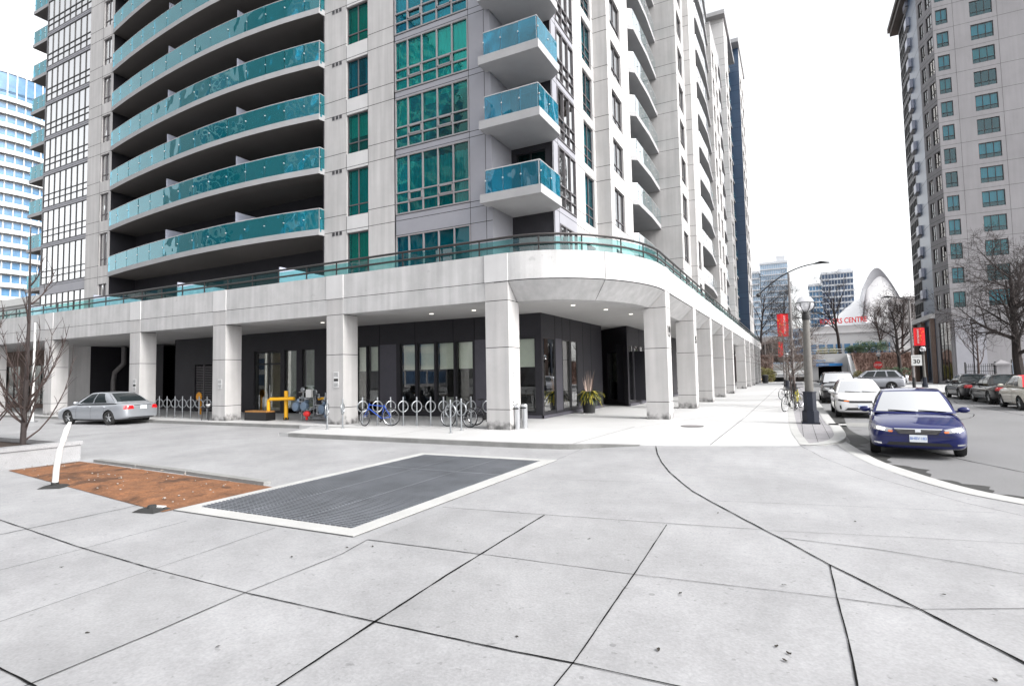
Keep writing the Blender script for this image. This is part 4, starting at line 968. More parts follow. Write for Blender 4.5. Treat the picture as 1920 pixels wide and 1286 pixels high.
# armchair seen through the glass
t = thing('armchair', 'white tub armchair inside behind the shop window', 'armchair', (-14.6, 22.0, .2), R(150))
m = MB(); vs = []; n = 14
for i in range(n+1):
    a = R(200)*i/n-R(10); h = .78 if 3 < i < 11 else .62
    for r_, z in ((.40, 0), (.46, h), (.38, h), (.33, .3)): vs.append((r_*math.cos(a), r_*math.sin(a), z))
m.add(vs, [(i*4+j, i*4+j+1, i*4+5+j, i*4+4+j) for i in range(n) for j in range(3)]); m.build('backrest', 'cushion', t, smooth=True)
MB().lathe([(.36, .0), (.37, .36), (.30, .42)], n=18).build('seat', 'cushion', t, smooth=True)
# manhole cover
m = MB(); m.lathe([(.36, .004), (.36, .012), (.30, .014)], n=28); m.mat(1); m.lathe([(.33, .0145), (.31, .016)], n=28); tag(m.build('manhole_cover', ['black', 'galv_dark'], loc=(-3.07, 19.0, 0)), 'round dark manhole cover in the pale pavement', 'manhole cover')

# ------------------------------------------------------------------ forecourt: grate, earth bed, planter, delineators
t = thing('ventilation_grate', 'large steel ventilation grate in a pale concrete rim on the plaza', 'grate', (0, 0, 0))
GQ = [(-8.1, 5.42), (-5.11, 5.42), (-5.09, 11.3), (-8.15, 11.2)]
OQ = [(-8.32, 5.14), (-4.83, 5.17), (-4.79, 11.52), (-8.40, 11.42)]
m = MB(); zr = -.105
for i in range(4):
    a, b, c, e = OQ[i], OQ[(i+1) % 4], GQ[(i+1) % 4], GQ[i]
    m.quad((*a, zr), (*b, zr), (*c, zr), (*e, zr)); m.quad((*a, -.2), (*b, -.2), (*b, zr), (*a, zr)); m.quad((*e, zr), (*c, zr), (*c, -.4), (*e, -.4))
m.mat(1)
for i in range(4):
    a, b = OQ[i], OQ[(i+1) % 4]; dx, dy = b[0]-a[0], b[1]-a[1]; l = math.hypot(dx, dy); nx, ny = dy/l*.012, -dx/l*.012
    m.quad((a[0], a[1], -.113), (b[0], b[1], -.113), (b[0]+nx, b[1]+ny, -.113), (a[0]+nx, a[1]+ny, -.113))
m.build('grate_rim', ['kerbl', 'joint'], t, fix=False)
m = MB(); m.box(-8.0, -5.2, 5.5, 11.1, -.114, -.1135)
m.build('grate_pit', 'joint', t)
m = MB()
y = 5.46
while y < 11.2:
    m.box(-8.13, -5.10, y, y+.026, -.118, -.096); y += .066
x = -8.1
while x < -5.1: m.box(x, x+.012, 5.43, 11.2, -.117, -.103); x += .10
for x in (-6.1, -7.1): m.box(x-.012, x+.012, 5.43, 11.24, -.117, -.0985)
for y in (7.4, 9.4): m.box(-8.1, -5.1, y-.012, y+.012, -.117, -.0985)
m.build('grating', 'grate', t)
# earth bed: bumpy sheet
pb = [(-15.67, 6.01), (-8.4, 5.02), (-8.36, 6.85), (-8.95, 7.1), (-15.7, 7.37)]
m = MB(); NX, NY = 110, 28; vs = []; rr = random.Random(2)
from mathutils import noise
for i in range(NX+1):
    f = i/NX; x = -15.7+7.34*f; ya, yb = 5.98-.98*f, 7.36-.42*f
    for j in range(NY+1):
        h = j/NY; y = ya+(yb-ya)*h; ed = min(f, 1-f, h, 1-h)
        z = -.112+.07*S3(ed*8)*(noise.noise(Vector((x*1.4, y*1.4, 0)))*.5+.55+.45*noise.noise(Vector((x*7, y*7, 3))))
        vs.append((x+.03*noise.noise(Vector((x*3, y*3, 9))), y, z))
m.add(vs, [(i*(NY+1)+j, (i+1)*(NY+1)+j, (i+1)*(NY+1)+j+1, i*(NY+1)+j+1) for i in range(NX) for j in range(NY)])
struct(m.build('soil', 'soil', smooth=True, fix=False))
m = MB()
for i in range(70):
    f, h = rr.random(), rr.random(); x = -15.6+7.2*f; y = 5.98-.98*f+(1.36+.56*f)*h; s = rr.uniform(.006, .018)*(1.6 if rr.random() < .06 else 1)
    m.ball((x, y, -.07+s*.4), s, 6, 4, (1.3, 1, .7))
tag(m.build('pebbles', 'stone'), 'pale pebbles and rubble scattered over the red earth', 'pebbles', kind='stuff')
m = MB()
for a, b in (((-15.2, 7.42), (-13.3, 7.32)), ((-13.25, 7.31), (-11.3, 7.2)), ((-11.25, 7.19), (-8.66, 6.98))):
    m.prism([a, b, (b[0], b[1]+.16), (a[0], a[1]+.16)], -.2, -.055)
struct(m.build('bed_kerb', 'kerb'))
# planter
t = thing('planter', 'long low concrete planter holding a bare upright tree', 'planter', (0, 0, 0))
m = MB(); m.box(-16.3, -16.0, 1.5, 7.22, -.14, .26); m.box(-27, -16.0, 7.22, 7.52, -.14, .26); m.box(-16.33, -15.97, 1.5, 7.19, .265, .36); m.box(-27, -15.97, 7.19, 7.55, .265, .36)
m.build('planter_wall', 'plazab', t); MB().box(-27, -16.3, 1.5, 7.22, .1, .24).build('planter_soil', 'mulch', t)
# delineator post, bent, and the broken base of another
def delin_base(m, x, y, z): m.add([(x-.2, y-.16, z), (x+.2, y-.16, z), (x+.2, y+.16, z), (x-.2, y+.16, z), (x-.13, y-.1, z+.04), (x+.13, y-.1, z+.04), (x+.13, y+.1, z+.04), (x-.13, y+.1, z+.04)], [(0, 1, 2, 3), (4, 5, 6, 7), (0, 1, 5, 4), (1, 2, 6, 5), (2, 3, 7, 6), (3, 0, 4, 7)])
t = thing('delineator_post', 'bent white plastic delineator post on a black base at the earth bed', 'delineator post', (-12.3, 5.38, -.115), R(30))
m = MB(); delin_base(m, 0, 0, 0); m.lathe([(.06, .035), (.06, .09)], n=12); m.build('base', 'rubber', t)
m = MB(); m.tube([(0, 0, .06), (.02, 0, .36), (.07, .0, .70), (.09, .0, .74), (.17, .02, 1.06), (.22, .03, 1.19)], [.05, .05, .046, .042, .048, .025], 12); m.build('post', 'white', t, smooth=True)
m = MB(); m.tube([(.112, .004, .83), (.128, .008, .89)], [.049, .051], 12); m.build('reflective_band', 'paper', t, smooth=True)
t = thing('broken_delineator', 'broken black delineator base with its post missing, by the grate corner', 'delineator base', (-8.62, 5.0, -.115), R(12))
m = MB(); delin_base(m, 0, 0, 0); m.lathe([(.07, .04), (.055, .08), (.03, .085)], n=10); m.build('base', 'rubber', t); MB().box(-.02, .16, .02, .1, .04, .055).build('torn_plastic', 'white', t)
rr = random.Random(8)
LV = [(-4.92, 2.39), (-3.78, 2.67), (-4.35, 4.97), (-1.89, 3.71), (-0.96, 5.02), (-0.13, 4.15), (-0.19, 4.34), (-0.11, 4.26), (1.01, 4.43), (1.04, 5.87), (-0.92, 3.95), (-4.6, 4.82), (-4.91, 4.32), (-0.16, 5.57), (-2.2, 6.2), (.6, 8.2), (-1.0, 8.0), (-6.9, 3.1)]
for i, (x, y) in enumerate(LV):
    m = MB(); n = 7; pts = [(rr.uniform(.6, 1.2)*.022*math.cos(2*math.pi*k/n), rr.uniform(.4, .8)*.018*math.sin(2*math.pi*k/n), .002+rr.uniform(0, .012)) for k in range(n)]
    m.add([(0, 0, .008)]+pts, [(0, 1+k, 1+(k+1) % n) for k in range(n)])
    o = m.build('dead_leaf', 'rust', loc=(x, y, zp(x, y)+.004), fix=False); o.rotation_euler[2] = rr.uniform(0, 6)
    tag(o, 'small dark dead leaf lying on the pale plaza concrete', 'leaf', 'dead leaves on the plaza')
# ------------------------------------------------------------------ vehicles
def car(name, label, cat, loc, rz, col, spec, group=None, metal=0.3, roofcol=None, plate=None, plate_r=None):
    """local +y forward. spec: L, st=[(y, zbot, ztop, half width)], gh=greenhouse dict, wheels, r"""
    t = thing(name, label, cat, loc, rz, group)
    pm = paint('%s paint %02d' % (name.replace('_', ' '), len(bpy.data.materials)), col, metal)
    st = spec['st']; m = MB(); n = 0; rings = []
    for (y, zb, zt, hw) in st:
        c = spec.get('crown', .03); zm = zb+(zt-zb)*.62
        half = [(0, zt+c), (.45*hw, zt+c*.8), (.80*hw, zt), (.955*hw, zt-.07*(zt-zb)/.7), (hw, zm), (hw*.995, zb+(zt-zb)*.3), (hw*.96, zb+.05), (hw*.86, zb), (0, zb)]
        rings.append([(x, y, z) for x, z in half] + [(-x, y, z) for x, z in half[-2:0:-1]])
    k = len(rings[0]); vs = [v for r_ in rings for v in r_]
    fs = [(i*k+j, i*k+(j+1) % k, (i+1)*k+(j+1) % k, (i+1)*k+j) for i in range(len(rings)-1) for j in range(k)]
    h = k//2   # cap with quads
    for base in (0, (len(rings)-1)*k):
        for j in range(h-1 if False else 0): pass
        for j in range(0, h): 
            a, b, c_, d_ = base+j, base+j+1, base+(k-j-1) % k, base+(k-j) % k
            if len({a, b, c_, d_}) == 4: fs.append((a, b, c_, d_))
            elif len({a, b, c_, d_}) == 3: fs.append(tuple(dict.fromkeys((a, b, c_, d_))))
    m.add(vs, fs); tmp = m.build('tmp', [pm, 'black'], None)
    sm = tmp.modifiers.new('s', 'SUBSURF'); sm.levels = 2; sm.render_levels = 2
    r = spec['r']; wy = spec['wheels']; W = max(s[3] for s in st)
    cut = MB()
    for y in wy:
        for sx in (-1, 1):
            cut.lathe([(r*1.13, sx*(W-.30)), (r*1.13, sx*(W+.2))], (0, y, r), 28, 'x')
    co = cut.build('cut', 'black', None)
    bo = tmp.modifiers.new('b', 'BOOLEAN'); bo.operation = 'DIFFERENCE'; bo.object = co; bo.solver = 'EXACT'
    dg = bpy.context.evaluated_depsgraph_get(); dg.update()
    me = bpy.data.meshes.new_from_object(tmp.evaluated_get(dg)); me.name = 'body'
    bpy.data.objects.remove(tmp); bpy.data.objects.remove(co)
    me.materials.clear(); me.materials.append(pm); me.materials.append(M['black'])
    for p in me.polygons:
        c = p.center; p.material_index = 0
        for y in wy:
            if math.hypot(c.y-y, c.z-r) < r*1.125+.004 and abs(c.x) < W-.0 and abs(c.x) > W-.34 and (abs(p.normal.x) > .9 and abs(c.x) < W-.2 or math.hypot(c.y-y, c.z-r) > r*1.05 and abs(p.normal.x) < .3): p.material_index = 1
    me.polygons.foreach_set('use_smooth', [True]*len(me.polygons)); me.set_sharp_from_angle(angle=R(40))
    body = bpy.data.objects.new('body', me); COL.objects.link(body); body.parent = t
    bvh = BVHTree.FromPolygons([v.co.copy() for v in me.vertices], [tuple(p.vertices) for p in me.polygons])
    # greenhouse
    G = spec['gh']; wb, wr = G['wb'], G['wr']; (yfb, zfb), (yfr, zfr), (yrr, zrr), (yrb, zrb) = G['p']; bul = G.get('bulge', .05); cf = G.get('cf', .10)
    lerp = lambda a, b, u: a+(b-a)*u
    zr_ = lambda s: lerp(zfr, zrr, s)+.05*4*s*(1-s)*G.get('crown', .6)
    def F(s, u): return (s*lerp(wb, wr, u), lerp(yfb, yfr, u)+cf*(1-s*s)*(1-.4*u), lerp(zfb, zfr, u)+.03*4*u*(1-u)+.02*(1-s*s)*u)
    def Rr(s, u): return (s*lerp(wb, wr, u), lerp(yrb, yrr, u)-cf*(1-s*s)*(1-.4*u), lerp(zrb, zrr, u)+.03*4*u*(1-u)+.02*(1-s*s)*u)
    def Sd(sx, s, u): return (sx*(lerp(wb, wr, u)+bul*4*u*(1-u)*min(1, 8*s, 8*(1-s))), lerp(lerp(yfb, yrb, s), lerp(yfr, yrr, s), u), lerp(lerp(zfb, zrb, s), zr_(s), u)+.03*4*u*(1-u)*0)
    def Rf(s, v): 
        y0 = F(s, 1)[1]; y1 = Rr(s, 1)[1]; return (s*wr, lerp(y0, y1, v), zr_(v)+.02*(1-s*s)+.015*(1-s*s)*4*v*(1-v))
    def grid(mb, fn, a0, a1, b0, b1, na, nb):
        vs = [fn(lerp(a0, a1, i/na), lerp(b0, b1, j/nb)) for i in range(na+1) for j in range(nb+1)]
        mb.add(vs, [(i*(nb+1)+j, (i+1)*(nb+1)+j, (i+1)*(nb+1)+j+1, i*(nb+1)+j+1) for i in range(na) for j in range(nb)])
    m = MB(); grid(m, F, -1, 1, 0, 1, 10, 8); grid(m, Rr, -1, 1, 0, 1, 10, 8)
    for sx in (-1, 1): grid(m, lambda s, u: Sd(sx, s, u), 0, 1, 0, 1, 16, 8)
    m2 = m if not roofcol else MB()
    grid(m2, Rf, -1, 1, 0, 1, 10, 12)
    cab = m.build('cabin', pm, t, smooth=True, sharp=35)
    bmx = bmesh.new(); bmx.from_mesh(cab.data); bmesh.ops.remove_doubles(bmx, verts=bmx.verts, dist=.002); bmesh.ops.recalc_face_normals(bmx, faces=bmx.faces); bmx.to_mesh(cab.data); bmx.free()
    if roofcol: 
        grid(m2, lambda s, u: tuple(Vector(Rr(s, u))+Vector((0, -.012, .008))), -1, 1, 0.0, 1, 8, 6)
        m2.build('fabric_roof', mat('%s fabric roof' % name.replace('_', ' '), roofcol, .8), t, smooth=True)
    # glass: a real dark cabin volume sits behind, panes ride 6 mm proud of the shell
    def pane(fn, a0, a1, b0, b1, off_, nm, na=8, nb=6, gm='carpane'):
        m = MB(); grid(m, lambda a, b: tuple(Vector(fn(a, b))+Vector(off_)), a0, a1, b0, b1, na, nb); return m.build(nm, gm, t, smooth=True)
    pane(F, -.93, .93, .05, .93, (0, .008, .006), 'windscreen', gm='wscreen')
    if not roofcol: pane(Rr, -.88, .88, .12, .9, (0, -.010, .006), 'rear_window')
    else: pane(Rr, -.6, .6, .25, .8, (0, -.026, .02), 'rear_window')
    for sx in (-1, 1):
        for a, b in G['win']: pane(lambda s, u: Sd(sx, s, u), a, b, .08, .90, (sx*.008, 0, .002), 'side_window')
    # wheels
    for y in wy:
        for sx in (-1, 1):
            m = MB(); x0 = sx*(W-.02)
            m.lathe([(r*.62, x0-sx*.20), (r*.93, x0-sx*.20), (r, x0-sx*.16), (r, x0-sx*.05), (r*.94, x0), (r*.66, x0-sx*.005), (r*.62, x0-sx*.04)], (0, y, r), 28, 'x', cap=False); w = m.build('wheel', 'rubber', t, smooth=True)
            m = MB(); m.lathe([(r*.66, x0-sx*.01), (r*.62, x0-sx*.05), (r*.60, x0-sx*.10)], (0, y, r), 24, 'x', cap=False); m.lathe([(.05, x0-sx*.10), (.05, x0-sx*.02), (.03, x0-sx*.012)], (0, y, r), 10, 'x')
            for q in range(5):
                a = 2*math.pi*q/5+.3; c, s_ = math.cos(a), math.sin(a); m.tube([(x0-sx*.035, y, r), (x0-sx*.04, y+c*r*.62, r+s_*r*.62)], [.035, .03], 5)
            m.build('rim', 'alloy', w, smooth=True)
            m = MB(); m.lathe([(.02, x0-sx*.12), (r*.6, x0-sx*.12)], (0, y, r), 18, 'x'); m.build('brake_disc', 'black', w)
    def decal(poly, nm, mt, ax='y', sgn=1, off_=.006, nx=10, nz=5, parent=t):
        """four-corner patch in (lateral, z) cast on the body along the axis, riding just above it"""
        m = MB(); vs = []; ok = True
        for i in range(nx+1):
            for j in range(nz+1):
                a, b = i/nx, j/nz
                p = [(1-a)*(1-b)*poly[0][q]+a*(1-b)*poly[1][q]+a*b*poly[2][q]+(1-a)*b*poly[3][q] for q in (0, 1)]
                if ax == 'y': o_ = Vector((p[0], sgn*5, p[1])); d_ = Vector((0, -sgn, 0))
                else: o_ = Vector((sgn*3, p[0], p[1])); d_ = Vector((-sgn, 0, 0))
                hit = bvh.ray_cast(o_, d_)
                if hit[0] is None: return None
                vs.append(hit[0]-d_*off_)
        m.add(vs, [(i*(nz+1)+j, (i+1)*(nz+1)+j, (i+1)*(nz+1)+j+1, i*(nz+1)+j+1) for i in range(nx) for j in range(nz)])
        return m.build(nm, mt, parent, smooth=True)
    for dd in spec['decals']:
        mir = dd.get('mirror', False)
        for s_ in ((1, -1) if mir else (1,)):
            if dd.get('ax', 'y') == 'y': decal([(x*s_, z) for x, z in dd['p']], dd['n'], dd['m'], 'y', dd.get('s', 1), dd.get('o', .006), parent=t)
            else: decal(dd['p'], dd['n'], dd['m'], 'x', s_, dd.get('o', .004), nx=dd.get('nx', 2), nz=dd.get('nz', 8))
    # mirrors
    my, mz = G['mirror']
    for sx in (-1, 1):
        m = MB(); m.T = Matrix.Translation((sx*(wb+.16), my, mz)); m.ball((0, 0, 0), .1, 12, 8, (1.15, .55, .72)); m.T = None
        m.tube([(sx*(wb-.02), my-.02, mz-.05), (sx*(wb+.1), my, mz-.03)], .025, 6); o = m.build('wing_mirror', pm, t, smooth=True)
    for (txt, sgn) in ((plate, 1), (plate_r, -1)):
        if not txt: continue
        pz = spec['pz'] if sgn > 0 else spec.get('pzr', .8)
        hit = bvh.ray_cast(Vector((0, sgn*5, pz)), Vector((0, -sgn, 0)))[0]; y = hit.y+sgn*.02
        o = MB().box(-.155, .155, min(y, y+sgn*.008), max(y, y+sgn*.008), pz-.078, pz+.078).build('number_plate', 'plate', t)
        text('plate_lettering', txt, .085, 'platei', o, face_mat((0, y+sgn*.010, pz), (-sgn, 0, 0), (0, 0, 1)), .001, xs=.82)
    # underbody shadow pan and wipers
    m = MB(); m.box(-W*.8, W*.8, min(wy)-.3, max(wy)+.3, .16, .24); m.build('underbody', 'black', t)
    if spec.get('wiper', True):
        m = MB()
        for x0, x1 in ((-.05, .5), (-.62, -.1)): m.tube([tuple(Vector(F(x0/wb, .03))+Vector((0, .02, .02))), tuple(Vector(F(x1/wb, .09))+Vector((0, .02, .015)))], .009, 4)
        m.build('wiper', 'black', t)
    # door seams and handles
    for y0 in spec.get('seams', ()):
        for sx in (-1, 1): decal([(y0-.006, spec['sz'][0]), (y0+.006, spec['sz'][0]), (y0+.006, spec['sz'][1]), (y0-.006, spec['sz'][1])], 'door_seam', 'black', 'x', sx, .003, 1, 8)
    for y0 in spec.get('handles', ()):
        for sx in (-1, 1):
            hit = bvh.ray_cast(Vector((sx*3, y0, spec['hz'])), Vector((-sx, 0, 0)))[0]; m = MB()
            m.tube([(hit.x-sx*.01, y0-.09, spec['hz']), (hit.x+sx*.03, y0-.07, spec['hz']), (hit.x+sx*.03, y0+.07, spec['hz']), (hit.x-sx*.01, y0+.09, spec['hz'])], .012, 6); m.build('door_handle', pm, t, smooth=True)
    return t
M['carpane'] = mat('dark car window', (0.015, 0.02, 0.022), 0.03, 0.0, spec=.5)
M['carpane'].node_tree.nodes['Principled BSDF'].inputs['IOR'].default_value = 1.5
M['wscreen'] = glass('sky reflecting windscreen', (.05, .07, .07), .78, 1.0, 1.6, (.01, .012, .012), .8)
M['lamplit'] = mat('lit headlamp', (.8, .8, .8), .1, 0.0, emit=((1, .95, .85), 1.3), coat=1.0)
SED = dict(st=[(2.38, .30, .60, .55), (2.36, .24, .66, .72), (2.22, .20, .72, .84), (1.9, .19, .80, .89), (1.45, .19, .87, .90), (.95, .19, .93, .90), (0, .19, .93, .90), (-1.0, .19, .94, .90), (-1.6, .20, .98, .89), (-2.1, .24, .98, .86), (-2.32, .30, .93, .78), (-2.39, .38, .84, .66)],
    gh=dict(wb=.80, wr=.585, p=((1.02, .93), (.18, 1.43), (-.95, 1.44), (-1.72, .97)), win=((.10, .44), (.475, .80)), mirror=(.72, 1.0)), wheels=(1.42, -1.36), r=.325, pz=.46, pzr=.78, seams=(.82, -.18, -1.05), sz=(.30, .90), handles=(-.02, -.98), hz=.82)
def D(n, m, p, **k): return dict(n=n, m=m, p=p, **k)
TAILS = [D('tail_light', 'tail', [(.42, .72), (.80, .70), (.78, .88), (.46, .87)], s=-1, mirror=True), D('rear_bumper_trim', 'black', [(-.6, .30), (.6, .30), (.6, .34), (-.6, .34)], s=-1), D('boot_recess', 'black', [(-.42, .865), (.42, .865), (.42, .885), (-.42, .885)], s=-1, o=.004)]
SIDES = [D('sill_trim', 'black', [(-1.0, .235), (1.05, .235), (1.05, .255), (-1.0, .255)], ax='x', mirror=True, nx=8, nz=1)]
camry = dict(SED, decals=[D('headlight', 'lens', [(.50, .585), (.86, .64), (.84, .735), (.44, .665)], mirror=True, o=.006), D('headlight_bowl', 'lamplit', [(.60, .62), (.74, .645), (.73, .70), (.58, .67)], mirror=True, o=.012), D('indicator', 'amber', [(.46, .585), (.53, .595), (.53, .63), (.44, .62)], mirror=True, o=.013),
    D('grille', 'black', [(-.34, .545), (.34, .545), (.43, .675), (-.43, .675)]), D('grille_bar', 'chrome', [(-.41, .655), (.41, .655), (.43, .675), (-.43, .675)], o=.014), D('grille_bar', 'galv_dark', [(-.32, .565), (.32, .565), (.33, .575), (-.33, .575)], o=.012), D('grille_bar', 'galv_dark', [(-.34, .592), (.34, .592), (.35, .602), (-.35, .602)], o=.012), D('grille_bar', 'galv_dark', [(-.37, .622), (.37, .622), (.38, .632), (-.38, .632)], o=.012), D('badge', 'chrome', [(-.05, .59), (.05, .59), (.05, .65), (-.05, .65)], o=.018),
    D('air_intake', 'black', [(-.58, .30), (.58, .30), (.52, .37), (-.52, .37)]), D('fog_light_recess', 'chrome', [(.66, .315), (.80, .33), (.80, .36), (.66, .355)], mirror=True, o=.004), D('bumper_gap', 'black', [(-.62, .508), (.62, .508), (.66, .516), (-.66, .516)], o=.003)]+TAILS+SIDES)
cam_car = car('sedan', 'dark blue sedan with its headlights on, parked nearest facing the camera', 'car', (2.50, 16.55, ROAD), R(174), (0.002, 0.006, 0.075), camry, metal=0, plate='BHBV·183')
cam_car.scale = (.98, .95, .95)
kia = dict(SED, st=[(2.30, .30, .62, .60), (2.27, .24, .68, .76), (2.12, .20, .76, .86), (1.8, .19, .84, .90), (1.35, .19, .90, .90), (.95, .19, .95, .90), (0, .19, .95, .90), (-1.0, .19, .97, .90), (-1.6, .20, 1.02, .88), (-2.05, .24, 1.02, .84), (-2.22, .32, .96, .76), (-2.28, .40, .86, .66)],
    decals=[D('headlight', 'dframe', [(.42, .63), (.86, .67), (.84, .75), (.44, .70)], mirror=True, o=.008), D('running_light', 'amber', [(.44, .645), (.62, .66), (.62, .69), (.46, .68)], mirror=True, o=.013), D('grille', 'black', [(-.44, .60), (.44, .60), (.47, .685), (-.47, .685)]), D('air_intake', 'black', [(-.62, .31), (.62, .31), (.50, .40), (-.50, .40)]), D('air_curtain', 'black', [(.70, .36), (.76, .36), (.77, .50), (.72, .50)], mirror=True), D('chrome_strip', 'chrome', [(-.6, .405), (.6, .405), (.6, .42), (-.6, .42)], o=.01)]+TAILS+SIDES)
car('sedan', 'white sedan with a black grille parked behind the blue sedan', 'car', (2.30, 27.45, ROAD), R(180), (.74, .74, .74), kia, metal=0, plate='CBMK·132')
SUV = dict(st=[(2.40, .36, .82, .62), (2.37, .30, .92, .80), (2.2, .26, 1.0, .90), (1.8, .25, 1.06, .94), (1.3, .25, 1.10, .94), (.9, .25, 1.12, .94), (0, .25, 1.12, .94), (-1.2, .25, 1.14, .94), (-1.9, .27, 1.14, .93), (-2.3, .32, 1.10, .88), (-2.40, .42, 1.0, .80)], crown=.04,
    gh=dict(wb=.84, wr=.68, p=((1.0, 1.12), (.35, 1.68), (-1.75, 1.69), (-2.25, 1.14)), win=((.08, .34), (.37, .64), (.68, .93)), mirror=(.75, 1.2), cf=.08), wheels=(1.5, -1.4), r=.37, pz=.58, pzr=.9, seams=(.85, -.25, -1.3), sz=(.38, 1.08), handles=(-.08, -1.2), hz=.98,
    decals=[D('headlight', 'lens', [(.52, .74), (.86, .74), (.86, .92), (.54, .90)], mirror=True, o=.010), D('headlight_bowl', 'chrome', [(.60, .77), (.76, .77), (.76, .88), (.60, .87)], mirror=True, o=.004), D('grille', 'black', [(-.46, .60), (.46, .60), (.48, .90), (-.48, .90)]), D('grille_bar', 'chrome', [(-.46, .70), (.46, .70), (.46, .73), (-.46, .73)], o=.012), D('grille_bar', 'chrome', [(-.47, .81), (.47, .81), (.47, .84), (-.47, .84)], o=.012), D('air_intake', 'black', [(-.7, .40), (.7, .40), (.66, .50), (-.66, .50)]), D('tail_light', 'tail', [(.68, .88), (.86, .86), (.86, 1.08), (.72, 1.08)], s=-1, mirror=True)])
car('suv', 'black sport utility vehicle parked behind the white sedan', 'car', (2.25, 37.9, ROAD), R(180), (.012, .012, .014), SUV, metal=.2)
s2 = car('suv', 'silver sport utility vehicle with a rear spare wheel crossing the junction', 'car', (6.0, 57.2, ROAD), R(82), (.36, .37, .40), SUV, metal=.6)
m = MB(); m.lathe([(.1, -2.58), (.34, -2.58), (.36, -2.54), (.36, -2.40), (.1, -2.38)], (0, 0, .98), 24, 'y'); m.build('spare_wheel', 'chrome', s2, smooth=True)
car('sedan', 'black sedan with red tail lamps parked farthest along the opposite kerb', 'car', (9.42, 42.3, ROAD), 0, (.012, .012, .014), dict(SED, decals=TAILS+SIDES), metal=.2)
car('sedan', 'black sedan parked between the cream hatchback and another black sedan', 'car', (9.55, 37.3, ROAD), 0, (.014, .012, .012), dict(SED, decals=TAILS+SIDES), metal=.2, plate_r='AKFJ·407')
FIA = dict(st=[(1.74, .32, .66, .50), (1.71, .26, .76, .66), (1.55, .22, .84, .77), (1.2, .20, .92, .81), (.85, .20, .97, .815), (0, .20, .97, .815), (-.8, .20, .99, .81), (-1.3, .22, 1.0, .79), (-1.62, .28, .96, .72), (-1.74, .38, .84, .62)], crown=.04,
    gh=dict(wb=.72, wr=.53, p=((.92, .96), (.32, 1.44), (-.85, 1.45), (-1.52, .99)), win=((.10, .52), (.56, .80)), mirror=(.68, 1.03)), wheels=(1.14, -1.16), r=.30, pz=.45, pzr=.55, seams=(.72, -.42), sz=(.30, .92), handles=(-.30,), hz=.84,
    decals=[D('tail_light', 'tail', [(.50, .66), (.64, .66), (.64, .88), (.50, .88)], s=-1, mirror=True), D('headlight', 'lens', [(.42, .70), (.62, .70), (.60, .84), (.44, .84)], mirror=True)]+SIDES)
car('hatchback', 'small cream hatchback with a red fabric roof at the opposite kerb', 'car', (9.35, 32.4, ROAD), 0, (.66, .63, .55), FIA, metal=0, roofcol=(.55, .02, .03), plate_r='BJTT·615')
sil = car('sedan', 'silver sedan parked on the forecourt in front of the arcade', 'car', (-29.1, 14.75, -.12), R(97), (.40, .42, .45), dict(SED, decals=TAILS+SIDES+camry['decals'][:4]), metal=.6, plate_r='BKCR·284')
sil.scale = (1.0, .99, 1.0)
car('sedan', 'white sedan only just in the picture beyond the planter', 'car', (-43.5, 12.6, -.12), R(95), (.74, .74, .74), dict(SED, decals=TAILS+SIDES), metal=0)
car('sedan', 'white sedan waiting at the far junction behind the parked black vehicle', 'car', (3.6, 70.5, ROAD), R(180), (.72, .72, .73), dict(SED, decals=camry['decals'][:4]), metal=0)

# ------------------------------------------------------------------ street furniture
def globe_lamp(loc, label, sc=1.0):
    t = thing('globe_lamp', label, 'street lamp', loc, 0, 'globe street lamps')
    m = MB(); m.prism([(-.27, -.27), (.27, -.27), (.27, .27), (-.27, .27)], 0, .06)
    def oct_(r_): return [(r_*math.cos(R(22.5+45*i)), r_*math.sin(R(22.5+45*i))) for i in range(8)]
    m.prism(oct_(.27), .06, .42); m.prism(oct_(.235), .42, .44); m.prism(oct_(.205), .44, 1.02); m.prism(oct_(.225), 1.02, 1.06); m.box(-.08, .08, -.2, -.19, .55, .85); m.build('base', 'lampb', t)
    m = MB(); m.lathe([(.135, 1.06), (.10, 3.5)], n=14); m.build('pole', 'lampc', t, smooth=True)
    m = MB(); m.lathe([(.11, 3.45), (.12, 3.5), (.12, 3.62), (.10, 3.64), (.10, 3.70), (.12, 3.72)], n=16)
    for i in range(6):
        a = math.pi*i/3; m.tube([(.11*math.cos(a), .11*math.sin(a), 3.70)]+[(.30*math.cos(a)*math.sin(b)+.0, .30*math.sin(a)*math.sin(b), 4.02-.30*math.cos(b)) for b in [R(25+13*k) for k in range(6)]], .012, 5)
    m.torus((0, 0, 4.03), .30, .014, 'z', 30, 6); m.build('cage', 'black', t, smooth=True)
    MB().ball((0, 0, 4.0), .275, 24, 16).build('globe', 'globe', t, smooth=True)
    MB().lathe([(.05, 3.72), (.06, 3.95), (.04, 3.98)], n=10).build('lamp_holder', 'white', t)
    t.scale = (sc, sc, sc); return t
gl = globe_lamp((.42, 21.0, 0), 'tall globe lamp on a navy base, nearest the camera on the paver strip')
dup(gl, (-.05, 42.0, 0), 0, 'globe lamp on the paver strip by the tall double arm street light').scale = (.8, .8, .8)
dup(gl, (-.6, 56, 0), 0, 'small globe lamp farthest along the arcade pavement').scale = (.78, .78, .78)
dup(gl, (9.2, 80, 0), 0, 'globe lamp by the red stop sign at the junction').scale = (.85, .85, .85)
dup(gl, (10.3, 60.5, 0), 0, 'globe lamp beside the pole with the thirty sign').scale = (.85, .85, .85)
